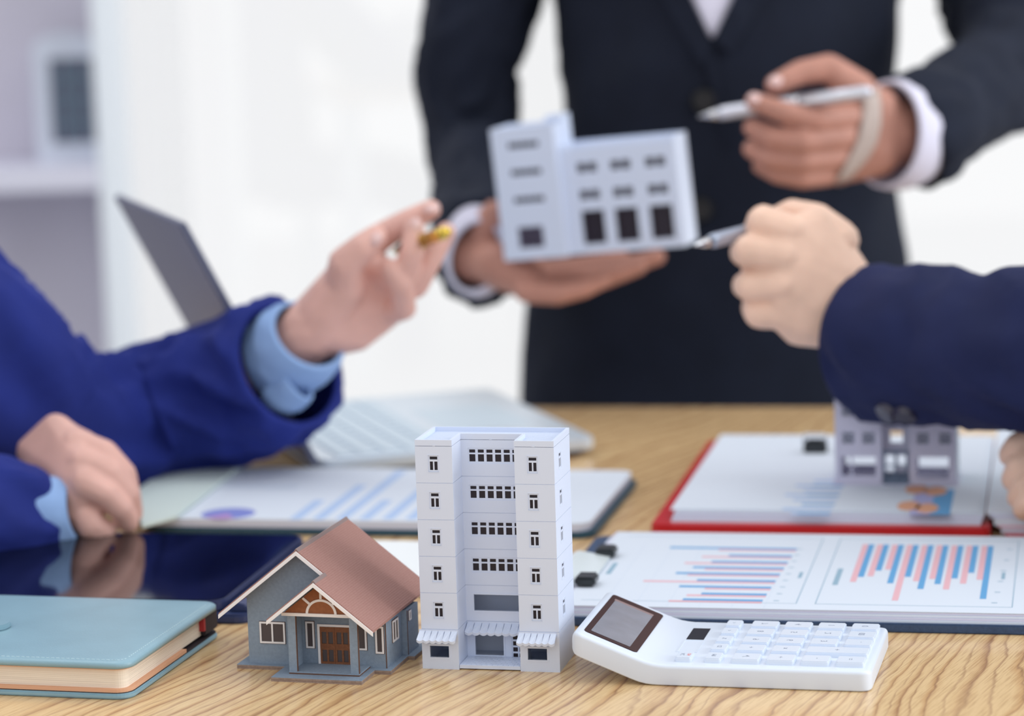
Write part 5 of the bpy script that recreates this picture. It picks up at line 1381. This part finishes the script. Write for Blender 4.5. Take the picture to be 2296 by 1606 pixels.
    bm = bmesh.new(); nb = D(1640, -600, 2.445); loft(bm, [(nb + V((0, 0, .045)), .066, .066), (nb + V((0, 0, .01)), .075, .072), (nb - V((0, 0, .02)), .085, .08)], 32, 4, thick=.004, cap1=True, fixed_axis=(1, 0, 0)); bm.transform(inv); bm_obj('shirt_collar', bm, shirt_w, t, smooth=True)
    body.data.transform(inv)
    # pale strip laid over the back of the pen hand
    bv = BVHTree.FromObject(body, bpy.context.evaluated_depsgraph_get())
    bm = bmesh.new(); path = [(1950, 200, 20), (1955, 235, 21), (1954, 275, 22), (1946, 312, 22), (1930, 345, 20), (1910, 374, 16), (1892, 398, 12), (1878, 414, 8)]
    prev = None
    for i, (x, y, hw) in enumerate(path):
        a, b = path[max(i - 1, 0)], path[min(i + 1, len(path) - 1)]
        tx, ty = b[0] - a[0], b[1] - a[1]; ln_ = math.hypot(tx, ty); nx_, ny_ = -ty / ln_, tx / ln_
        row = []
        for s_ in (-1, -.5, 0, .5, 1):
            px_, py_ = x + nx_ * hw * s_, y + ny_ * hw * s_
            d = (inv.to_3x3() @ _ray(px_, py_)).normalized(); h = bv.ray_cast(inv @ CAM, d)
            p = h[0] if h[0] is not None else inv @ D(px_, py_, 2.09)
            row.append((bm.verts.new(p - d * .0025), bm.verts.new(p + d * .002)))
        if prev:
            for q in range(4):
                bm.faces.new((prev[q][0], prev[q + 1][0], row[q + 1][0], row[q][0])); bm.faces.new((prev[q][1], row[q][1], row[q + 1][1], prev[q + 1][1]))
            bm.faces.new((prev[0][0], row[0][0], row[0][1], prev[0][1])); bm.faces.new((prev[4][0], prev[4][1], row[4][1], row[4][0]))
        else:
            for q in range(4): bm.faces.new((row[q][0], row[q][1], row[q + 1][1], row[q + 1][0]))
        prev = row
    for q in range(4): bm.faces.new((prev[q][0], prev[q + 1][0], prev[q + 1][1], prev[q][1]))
    hb = bm_obj('hand_strip', bm, mat('pale_strip', srgb(190, 174, 166), .5), t, smooth=True); hb['label'] = 'pale grey strip across the back of the hand holding the pen'
    tn = lambda p: inv @ p
    N = []
    for (x, y, Y, dx, dy) in ((1739, 182, 2.083, -1, .5), (1692, 221, 2.077, -1, -.4)):
        p = D(x, y, Y); N.append((tn(p), (0, -1, .35), R_ * dx - U_ * dy, .0045, .0055))
    nails(N, t)
    return t
build_standing()

# ---------- model building in the open hand
def build_held():
    Y = 2.105
    o = D(1132, 586, Y)
    ex = (D(1265, 574, Y) - o).normalized(); roll = math.atan2(ex.z, ex.x)
    yaw = math.radians(-20)
    mw = Matrix.Translation(o) @ Matrix.Rotation(-roll - math.radians(1.5), 4, 'Y') @ Matrix.Rotation(yaw, 4, 'Z')
    t = thing('model_office_building', 'white model building with tower wing and three tall doorways held in an open hand', 'model building', mw)
    k = 1 / PXM(Y)      # metres per pixel here
    tw, th_ = 140 * k / math.cos(yaw), 298 * k
    bw, bh = 252 * k / math.cos(yaw), 236 * k
    Dp = 4.3 * cm; st = .9 * cm; tk = .15 * cm
    bm = bmesh.new()
    sh, sw = .46 * cm, 2.45 * cm
    hol = [(.26 * tw, .26 * tw + sw, th_ - z * k, th_ - z * k + sh) for z in (47, 108, 170)]
    hol.append((.27 * tw, .27 * tw + 2.0 * cm, .9 * cm, 2.5 * cm))
    panel(bm, tw, th_, tk, hol); bm_obj('tower_front', bm, white_pl, t)
    bm = bmesh.new(); box(bm, 0, tk, tk, Dp, 0, th_); box(bm, tw - tk, tw, tk, Dp, 0, th_); box(bm, tk, tw - tk, Dp - tk, Dp, 0, th_); bm_obj('tower_walls', bm, white_pl, t)
    bm = bmesh.new(); box(bm, tk, tw - tk, tk, Dp - tk, th_ - .35 * cm, th_ - .2 * cm); bm_obj('tower_roof', bm, white_pl, t)
    bm = bmesh.new(); box(bm, tw * .72, tw, Dp - 1.9 * cm, Dp, th_, th_ + .5 * cm); bm_obj('roof_penthouse', bm, white_pl, t)
    # strip windows
    for h in hol[:3]:
        b_ = window_frame_bm(sw, sh, .04 * cm, .02 * cm, (.2, .4, .6, .8), (), .03 * cm); fr = bm_obj('strip_window', b_, white_pl, t, mw=T(h[0], .03 * cm, h[2]))
        bm = bmesh.new(); box(bm, 0, sw, .1 * cm, .12 * cm, 0, sh); bm_obj('pane_or_infill', bm, dark_void, fr)  # dark sheet put in for the unlit inside
    h = hol[3]; dw, dh = h[1] - h[0], h[3] - h[2]
    b_ = window_frame_bm(dw, dh, .08 * cm, .06 * cm, (.3, .7), (.28, .52, .76), .07 * cm); fr = bm_obj('entrance_grille', b_, mat('mauve_grille', srgb(120, 112, 138), .5), t, mw=T(h[0], .03 * cm, h[2]))
    bm = bmesh.new(); box(bm, 0, dw, .12 * cm, .14 * cm, 0, dh); bm_obj('pane_or_infill', bm, dark_void, fr)
    # long wing set back a little
    x0 = tw
    hol = []
    dw_ = 50 * k / math.cos(yaw); dxs = [36, 110, 186]
    for i, dx in enumerate(dxs): hol.append((dx * k / math.cos(yaw) - .1 * cm, dx * k / math.cos(yaw) + dw_ - .1 * cm, .7 * cm, .7 * cm + 76 * k))
    wins = []
    for i in range(3):
        for zz in (132, 193):
            xx = (dxs[i] + 2) * k / math.cos(yaw) - .1 * cm; w_ = 1.55 * cm; h_ = .75 * cm; z = zz * k - h_ / 2
            hol.append((xx, xx + w_, z, z + h_)); wins.append((xx, z, w_, h_))
    bm = bmesh.new(); panel(bm, bw, bh, tk, hol, T(x0, st, 0)); bm_obj('wing_front', bm, white_pl, t)
    bm = bmesh.new(); box(bm, x0 + bw - tk, x0 + bw, st + tk, Dp, 0, bh); box(bm, x0, x0 + bw - tk, Dp - tk, Dp, 0, bh); bm_obj('wing_walls', bm, white_pl, t)
    bm = bmesh.new(); box(bm, x0, x0 + bw - tk, st + tk, Dp - tk, bh - .5 * cm, bh - .35 * cm); bm_obj('wing_roof', bm, white_pl, t)
    bm = bmesh.new(); box(bm, tk, x0 + bw - tk, tk, Dp - tk, 0, .12 * cm) if False else None
    box(bm, tk, tw - tk, tk, Dp - tk, 0, .12 * cm); box(bm, tw, x0 + bw - tk, st + tk, Dp - tk, 0, .12 * cm); bm_obj('ground_slab', bm, white_pl, t)
    for (xx, z, w_, h_) in wins:
        b_ = window_frame_bm(w_, h_, .04 * cm, .03 * cm, (.5,), (), .16 * cm); fr = bm_obj('window', b_, white_pl, t, mw=T(x0 + xx, st + .03 * cm, z))
        bm = bmesh.new(); box(bm, 0, w_, .1 * cm, .12 * cm, 0, h_); bm_obj('pane_or_infill', bm, dark_void, fr)
    for hh in hol[:3]:
        b_ = window_frame_bm(hh[1] - hh[0], hh[3] - hh[2], .08 * cm, .07 * cm, (.5,), ()); fr = bm_obj('doorway_frame', b_, mat('mauve_frame', srgb(96, 92, 110), .5), t, mw=T(x0 + hh[0], st + .2 * cm, hh[2]))
        bm = bmesh.new(); box(bm, 0, hh[1] - hh[0], .1 * cm, .12 * cm, 0, hh[3] - hh[2]); bm_obj('pane_or_infill', bm, dark_void, fr)
    # roof railing of the wing: row of short balusters
    bm = bmesh.new(); nb = 36
    for i in range(nb): box(bm, x0 + bw * (i + .25) / nb, x0 + bw * (i + .75) / nb, st, st + .05 * cm, bh, bh + .28 * cm)
    box(bm, x0, x0 + bw, st, st + .07 * cm, bh + .28 * cm, bh + .36 * cm); q = bm_obj('roof_railing', bm, white_pl, t)
    bm = bmesh.new(); box(bm, x0 + bw - .05 * cm, x0 + bw, st, Dp, bh, bh + .36 * cm); box(bm, x0, x0 + bw, Dp - .05 * cm, Dp, bh, bh + .36 * cm); bm_obj('roof_upstand', bm, white_pl, t)
build_held()

def pen(name, label, tip, tail, r, m_body, m_tip, clipm):
    tip, tail = V(tip), V(tail); L = (tail - tip).length
    q = (tail - tip).to_track_quat('Z', 'X').to_matrix().to_4x4(); q.translation = tip
    t = thing(name, label, 'pen', q)
    def rev(nm, prof, m, parent=t):
        bm = bmesh.new(); tube(bm, [(0, 0, z) for z, _ in prof], [rr for _, rr in prof], 20)
        # tube() uses differing frames only for bends: fine for a straight axis
        return bm_obj(nm, bm, m, parent, smooth=True)
    rev('point', [(0, .0004), (.002, .0009), (.010, r * .62), (.016, r * .8)], m_tip)
    rev('barrel', [(.016, r * .86), (.02, r), (L * .55, r), (L * .56, r * .97)], m_body)
    rev('ring', [(L * .56, r * 1.06), (L * .585, r * 1.06)], gold_m if clipm is gold_m else chrome)
    rev('cap', [(L * .585, r * .99), (L - .006, r * .95), (L, r * .6)], gold_m if clipm is gold_m else m_body)
    bm = bmesh.new(); box(bm, -.0011, .0011, r * .9, r + .0016, L * .62, L - .004); bm_obj('pocket_clip', bm, clipm, t, bevel=.0003)
    return t
pen('silver_pen', 'silver pen held by the standing person, pointing left at the model building', D(1566, 262, 2.108), D(1954, 204, 2.062), .0052, silver_pen, chrome, chrome)
pen('slim_silver_pen', 'slim silver pen held by the dark sleeved hand at the right', D(1556, 551, 1.74), D(1800, 488, 1.82), .0048, mat('bluish_silver', srgb(176, 186, 206), .3, .5, metal=.6), chrome, chrome)

# ---------- seated person in the royal blue suit, left
def build_left():
    base = V((-.655, 1.74, 0))
    t = thing('person', 'person in a royal blue suit at the left gesturing with a gold-trimmed pen', 'person', T(base.x, base.y, 0))
    inv = t.matrix_world.inverted()
    bm = bmesh.new()
    Y = 1.86
    rg = [pair(606, 676, 684, 962, 1.848), pair(566, 688, 640, 990, 1.865), pair(505, 710, 550, 1018, 1.885), pair(400, 752, 430, 1058, 1.895), pair(305, 798, 320, 1090, 1.89), pair(200, 800, 180, 1140, 1.86), pair(110, 742, 10, 1140, 1.83), pair(10, 622, -150, 1010, 1.80), pair(-170, 440, -330, 830, 1.80), pair(-400, 260, -560, 640, 1.78), pair(-650, 60, -780, 430, 1.77)]
    loft(bm, rg, 64, 8, wr=.008, wfreq=(1.5, 17), seed=5, thick=.004)
    bm.transform(inv); bm_obj('jacket_sleeve', bm, suit_blue, t, smooth=True); bm = bmesh.new()
    Y2 = 1.665
    rg = [pair(92, 1056, 118, 1266, 1.686, .95), pair(50, 1044, 70, 1284, 1.68), pair(0, 1030, 0, 1296, 1.672), pair(-120, 1010, -120, 1310, 1.66), pair(-330, 960, -340, 1290, 1.64), pair(-560, 780, -640, 1150, 1.61), pair(-700, 480, -930, 720, 1.63), pair(-760, 200, -1010, 330, 1.65)]
    loft(bm, rg, 44, 6, wr=.004, wfreq=(1.4, 24), seed=9, thick=.004)
    bm.transform(inv); bm_obj('jacket_sleeve', bm, suit_blue, t, smooth=True)
    # trunk
    bm = bmesh.new()
    cx = -.655
    rg = [(V((cx, 1.74, .45)), .17, .13), (V((cx, 1.74, .62)), .165, .13), (V((cx, 1.74, .80)), .165, .12), (V((cx, 1.73, .98)), .17, .12), (V((cx - .01, 1.72, 1.10)), .16, .11), (V((cx - .02, 1.72, 1.17)), .10, .08)]
    loft(bm, rg, 44, 5, wr=.004, wfreq=(2, 10), seed=2, cap0=True, cap1=True, fixed_axis=(0, 1, 0))
    hull(bm, [(V((cx, 1.84, 1.06)), .06), (V((cx, 1.84, .98)), .06), (D(-700, 200, 1.77), .066)]); hull(bm, [(V((cx, 1.60, 1.06)), .06), (V((cx, 1.60, .98)), .06), (D(-880, 260, 1.65), .062)])
    bm.transform(inv); bm_obj('jacket', bm, suit_blue, t, smooth=True)
    # thighs
    bm = bmesh.new()
    for y in (1.62, 1.84):
        loft(bm, [(V((cx + .02, y, .50)), .085, .08), (V((cx + .22, y, .50)), .08, .075), (V((cx + .38, y, .47)), .07, .07), (V((cx + .40, y, .40)), .062, .062), (V((cx + .38, y, .2)), .055, .055), (V((cx + .38, y, .01)), .055, .06)], 24, 4, cap0=True, cap1=True, fixed_axis=(0, 1, 0))
    bm.transform(inv); bm_obj('trousers', bm, suit_blue, t, smooth=True)
    # cuffs
    bm = bmesh.new()
    loft(bm, [pair(660, 664, 722, 838, 1.842, .95), pair(640, 674, 706, 868, 1.850, .95), pair(605, 690, 676, 890, 1.862, .95), pair(560, 715, 620, 890, 1.87, .95)], 36, 5, wr=.001, thick=.003, cap1=True)
    # loose lower fold of the shirt cuff
    loft(bm, [pair(628, 840, 712, 880, 1.835, .6), pair(610, 838, 680, 915, 1.842, .6), pair(590, 820, 640, 905, 1.85, .6)], 24, 4, wr=.001, thick=.002, cap1=True)
    bm.transform(inv); bm_obj('shirt_cuff', bm, shirt_b, t, smooth=True); bm = bmesh.new()
    loft(bm, [pair(150, 1082, 192, 1214, 1.680, .98), pair(122, 1072, 162, 1232, 1.681, .98), pair(70, 1062, 96, 1248, 1.681, .98)], 36, 4, wr=.001, thick=.003, cap1=True)
    bm.transform(inv); bm_obj('shirt_cuff', bm, shirt_b, t, smooth=True)
    S = hd(1.855)
    gest = {'chains': [
        [S(815, 560, 1.0, 1.15), S(865, 525, 1.2, 1.0), S(918, 495, 1.0, .88), S(966, 470, .8, .72)],                        # index, stretched
        [S(770, 650, -1.2, 1.5), S(775, 590, -2.6, 1.2), S(812, 555, -3.0, 1.0), S(842, 530, -2.6, .8)],                    # thumb folded in front
        [S(850, 610, 0, 1.15), S(905, 620, -1.6, .98), S(925, 565, -2.2, .86), S(928, 512, -1.6, .74)],                     # middle
        [S(868, 650, .3, 1.1), S(930, 640, -.6, .95), S(962, 585, -.6, .86), S(1000, 520, -.2, .70)],                        # ring
        [S(860, 700, .6, 1.05), S(905, 690, -1.0, .9), S(898, 640, -2.2, .8), S(872, 600, -2.4, .66)],                       # little
        [S(640, 785, 1, 2.2), S(695, 742, 0, 2.25)]],
        'hulls': [[S(695, 742, 0, 2.1), S(720, 720, -.5, 1.9), S(815, 565, .8, 1.15), S(850, 612, .6, 1.15), S(872, 655, .6, 1.1), S(866, 705, .6, 1.05), S(800, 750, 0, 1.2)],
                  [S(710, 735, -.3, 2.0), S(745, 660, -1.0, 1.5), S(775, 640, -1.6, 1.4)]]}
    m1 = remesh(hand_bm(gest), .0012, 5)
    S = hd(1.70)
    rest = {'chains': [
        [S(140, 980, 1.5, 1.1), S(190, 1000, 1.2, .98), S(238, 1030, 1.2, .86), S(262, 1070, 1.0, .74)],
        [S(170, 1000, .2, 1.12), S(232, 1020, -.2, 1.0), S(276, 1065, -.4, .88), S(290, 1110, -.2, .75)],
        [S(185, 1040, -1.2, 1.1), S(248, 1065, -1.4, .98), S(286, 1110, -1.2, .86), S(296, 1150, -.8, .72)],
        [S(190, 1085, -2.4, 1.05), S(240, 1110, -2.4, .9), S(270, 1140, -2.2, .8), S(288, 1172, -1.6, .68)],
        [S(160, 1135, -1.2, 1.2), S(195, 1162, -2.2, 1.05), S(205, 1180, -2.4, .95), S(232, 1192, -2, .8)],
        [S(170, 1140, -1.2, 1.5), S(100, 1155, -1.6, 1.5)]],
        'hulls': [[S(195, 1130, -.4, 1.4), S(150, 1090, .9, 1.5), S(75, 1012, 2.0, 1.1), S(125, 965, 1.8, 1.1), S(170, 1000, .4, 1.12), S(185, 1040, -1, 1.1), S(190, 1090, -2.2, 1.1), S(160, 1150, -1.6, 1.2)]]}
    m2 = remesh(hand_bm(rest), .0012, 5)
    bm = bmesh.new()
    for a in [[(D(640, 785, 1.865), .022), (D(450, 888, 1.892), .024), (D(300, 945, 1.89), .026), (D(170, 960, 1.86), .033), (D(-70, 815, 1.81), .033), (D(-480, 450, 1.78), .035), (D(-750, 230, 1.76), .04)],
              [(D(60, 1140, 1.68), .022), (D(-120, 1160, 1.66), .024), (D(-335, 1125, 1.64), .024), (D(-480, 1045, 1.625), .024), (D(-650, 900, 1.61), .028), (D(-820, 580, 1.63), .03), (D(-890, 260, 1.66), .035)]]:
        for p, q in zip(a, a[1:]): hull(bm, [p, q], 1)
    hull(bm, [(V((cx, 1.68, .6)), .08), (V((cx, 1.8, .6)), .08), (V((cx - .02, 1.68, 1.05)), .08), (V((cx - .02, 1.78, 1.05)), .08)], 1)
    hull(bm, [(V((cx, 1.68, 1.0)), .06), (V((cx, 1.78, 1.0)), .06), (V((cx - .01, 1.72, 1.14)), .055)], 1)
    for q in ((D(-750, 230, 1.76), V((cx, 1.80, 1.02))), (D(-890, 260, 1.66), V((cx, 1.64, 1.02)))): hull(bm, [(q[0], .035), (q[1], .04)], 1)
    m3 = remesh(bm, .008, 3)
    hc = V((cx + .03, 1.73, 1.36)); fw = V((.96, .28, 0)).normalized(); m4 = head_mesh(hc, fw, V((cx - .01, 1.72, 1.16)))
    head_extras(hc, fw, t, inv, (28, 24, 24))
    bm = bmesh.new(); nb = V((cx - .01, 1.72, 1.18)); loft(bm, [(nb + V((0, 0, .04)), .066, .066), (nb, .075, .072), (nb - V((0, 0, .03)), .085, .08)], 32, 4, thick=.004, cap1=True, fixed_axis=(1, 0, 0)); bm.transform(inv); bm_obj('shirt_collar', bm, shirt_b, t, smooth=True)
    body = join_body([m1, m2, m3, m4], skin_l, t); body.data.transform(inv)
    N = []
    for (x, y, Yn, dx, dy, nn) in ((842, 536, 1.818, .7, -.8, (-.2, -1, .3)), (932, 506, 1.832, .1, -1, (-.1, -1, .2)), (1001, 519, 1.846, .5, -.8, (0, -1, .2)), (968, 466, 1.855, 1, -.4, (0, -.7, .7))):
        N.append((inv @ D(x, y, Yn), nn, R_ * dx - U_ * dy, .0042, .0055))
    nails(N, t)
build_left()
pen('black_gold_pen', 'black pen with gold trim pinched in the raised hand at the left', D(878, 566, 1.875), D(1004, 519, 1.80), .0046, black_m, gold_m, gold_m)

# ---------- person at the right, dark blue suit
def build_right():
    base = V((.70, 1.6, 0))
    t = thing('person', 'person in a dark blue suit reaching in from the right with a pen', 'person', T(base.x, base.y, 0))
    inv = t.matrix_world.inverted()
    bm = bmesh.new()
    rg = [pair(1945, 606, 1958, 935, 1.76, .95), pair(1990, 603, 2000, 942, 1.745, .95), pair(2060, 602, 2070, 948, 1.72), pair(2160, 610, 2165, 950, 1.69), pair(2296, 612, 2296, 960, 1.64), pair(2450, 590, 2460, 970, 1.61), pair(2640, 520, 2720, 900, 1.60), pair(2850, 330, 2990, 690, 1.64), pair(3040, 130, 3210, 470, 1.69), pair(3160, -40, 3380, 270, 1.72)]
    loft(bm, rg, 48, 6, wr=.0045, wfreq=(1.3, 20), seed=12, thick=.004)
    bm.transform(inv); sl = bm_obj('jacket_sleeve', bm, suit_right, t, smooth=True); bm = bmesh.new()
    rg = [pair(2400, 940, 2420, 1160, 1.62), pair(2520, 930, 2560, 1160, 1.56), pair(2700, 860, 2800, 1150, 1.5), pair(3000, 640, 3180, 920, 1.5), pair(3300, 300, 3560, 500, 1.5)]
    loft(bm, rg, 36, 6, wr=.003, wfreq=(1.3, 20), seed=14, thick=.004)
    bm.transform(inv); bm_obj('jacket_sleeve', bm, suit_right, t, smooth=True)
    cx = .70
    bm = bmesh.new()
    rg = [(V((cx, 1.6, .45)), .17, .13), (V((cx, 1.6, .62)), .165, .13), (V((cx, 1.6, .80)), .165, .13), (V((cx, 1.6, .98)), .18, .135), (V((cx + .01, 1.6, 1.10)), .19, .12), (V((cx + .01, 1.6, 1.17)), .10, .08)]
    loft(bm, rg, 44, 5, wr=.004, wfreq=(2, 10), seed=21, cap0=True, cap1=True, fixed_axis=(0, 1, 0))
    hull(bm, [(V((cx, 1.72, 1.06)), .06), (V((cx, 1.72, .98)), .06), (D(3290, 110, 1.72), .062)]); hull(bm, [(V((cx, 1.48, 1.06)), .06), (V((cx, 1.48, .98)), .06), (D(3430, 400, 1.5), .05)])
    bm.transform(inv); bm_obj('jacket', bm, suit_right, t, smooth=True)
    bm = bmesh.new()
    for y in (1.5, 1.7):
        loft(bm, [(V((cx - .02, y, .50)), .085, .08), (V((cx - .22, y, .50)), .08, .075), (V((cx - .38, y, .47)), .07, .07), (V((cx - .40, y, .40)), .062, .062), (V((cx - .38, y, .2)), .055, .055), (V((cx - .38, y, .01)), .055, .06)], 24, 4, cap0=True, cap1=True, fixed_axis=(0, 1, 0))
    bm.transform(inv); bm_obj('trousers', bm, suit_right, t, smooth=True)
    # sleeve buttons
    bvh = BVHTree.FromObject(sl, bpy.context.evaluated_depsgraph_get())
    for (x, y) in ((1988, 925), (2030, 930)):
        o_ = inv @ CAM; d = (inv.to_3x3() @ _ray(x, y)).normalized(); h = bvh.ray_cast(o_, d)
        if h[0] is None: continue
        p = h[0]; nrm = h[1] if h[1].dot(d) < 0 else -h[1]
        rot = nrm.to_track_quat('Z', 'X').to_matrix().to_4x4()
        bm = bmesh.new(); bmesh.ops.create_cone(bm, cap_ends=True, segments=20, radius1=.0085, radius2=.007, depth=.004, matrix=Matrix.Translation(p + nrm * .001) @ rot)
        bm_obj('sleeve_button', bm, mat('dark_horn_button', srgb(48, 44, 66), .25, .6), t)
    S = hd(1.755)
    hnd = {'chains': [
        [S(1775, 520, 0, 1.15), S(1712, 497, .3, 1.12), S(1697, 520, 3.2, .95), S(1725, 545, 4.6, .8)],
        [S(1760, 575, -.6, 1.15), S(1682, 562, -.2, 1.12), S(1668, 566, 3.0, .95), S(1700, 590, 4.6, .8)],
        [S(1758, 635, -.6, 1.12), S(1686, 640, 0, 1.05), S(1672, 640, 2.8, .92), S(1700, 650, 4.2, .78)],
        [S(1765, 700, 0, 1.15), S(1704, 702, .4, 1.05), S(1692, 690, 2.8, .9), S(1715, 690, 3.8, .74)],
        [S(1880, 540, 1.5, 1.4), S(1830, 492, 2.2, 1.1), S(1775, 480, 3.0, 1.0), S(1728, 498, 3.6, .8)],
        [S(1905, 690, .6, 2.6), S(1990, 740, 0, 2.7)]],
        'hulls': [[S(1880, 630, .6, 1.9), S(1880, 720, .6, 1.9), S(1775, 522, .2, 1.15), S(1830, 500, 1.0, 1.0), S(1760, 575, -.4, 1.15), S(1758, 638, -.4, 1.12), S(1765, 705, .2, 1.3), S(1790, 735, .6, 1.2)],
                  [S(1905, 690, .6, 2.5), S(1880, 640, .6, 1.9), S(1870, 730, .6, 1.6), S(1890, 590, 1, 1.3)],
                  [S(1688, 640, 1.5, .8), S(1690, 560, 1.5, .8), S(1760, 560, 1.5, .8), S(1760, 690, 1.5, .8)]]}
    m1 = remesh(hand_bm(hnd), .0012, 4)
    S = hd(1.66)
    other = {'chains': [
        [S(2400, 990, 0, 1.1), S(2330, 985, -.4, 1.0), S(2285, 1000, -.3, .9), S(2266, 1020, .2, .78)],
        [S(2400, 1030, -.8, 1.1), S(2330, 1030, -1.2, 1.0), S(2288, 1045, -1.0, .9), S(2272, 1075, -.6, .78)],
        [S(2400, 1070, -1.6, 1.1), S(2335, 1075, -2.0, 1.0), S(2300, 1092, -1.8, .9), S(2285, 1115, -1.4, .78)],
        [S(2400, 1105, -2.4, 1.05), S(2345, 1115, -2.8, .92), S(2312, 1128, -2.6, .84), S(2296, 1142, -2.2, .72)],
        [S(2470, 1060, 0, 2.4), S(2540, 1050, -3, 2.5)]],
        'hulls': [[S(2470, 1030, 0, 1.9), S(2470, 1080, -1.5, 1.9), S(2400, 990, 0, 1.1), S(2400, 1105, -2.4, 1.1)]]}
    m2 = remesh(hand_bm(other), .0014, 4)
    bm = bmesh.new()
    for a in [[(D(1990, 740, 1.755), .026), (D(2296, 786, 1.64), .034), (D(2560, 755, 1.6), .03), (D(2920, 510, 1.64), .03), (D(3240, 150, 1.71), .035)],
              [(D(2540, 1050, 1.63), .024), (D(2750, 1000, 1.50), .028), (D(3090, 780, 1.5), .028), (D(3430, 400, 1.5), .03)]]:
        for p, q in zip(a, a[1:]): hull(bm, [p, q], 1)
    hull(bm, [(V((cx, 1.54, .6)), .08), (V((cx, 1.66, .6)), .08), (V((cx, 1.54, 1.05)), .08), (V((cx, 1.66, 1.05)), .08)], 1)
    hull(bm, [(V((cx, 1.54, 1.0)), .06), (V((cx, 1.66, 1.0)), .06), (V((cx + .01, 1.6, 1.14)), .055)], 1)
    for q in ((D(3240, 150, 1.71), V((cx, 1.68, 1.02))), (D(3430, 400, 1.5), V((cx, 1.52, 1.02)))): hull(bm, [(q[0], .03), (q[1], .04)], 1)
    m3 = remesh(bm, .008, 3)
    hc = V((cx - .03, 1.6, 1.36)); fw = V((-.94, .34, 0)).normalized(); m4 = head_mesh(hc, fw, V((cx + .01, 1.6, 1.16)))
    head_extras(hc, fw, t, inv, (28, 24, 24))
    bm = bmesh.new(); nb = V((cx + .01, 1.6, 1.18)); loft(bm, [(nb + V((0, 0, .04)), .066, .066), (nb, .075, .072), (nb - V((0, 0, .03)), .085, .08)], 32, 4, thick=.004, cap1=True, fixed_axis=(1, 0, 0)); bm.transform(inv); bm_obj('shirt_collar', bm, shirt_w, t, smooth=True)
    body = join_body([m1, m2, m3, m4], skin_r, t); body.data.transform(inv)
build_right()
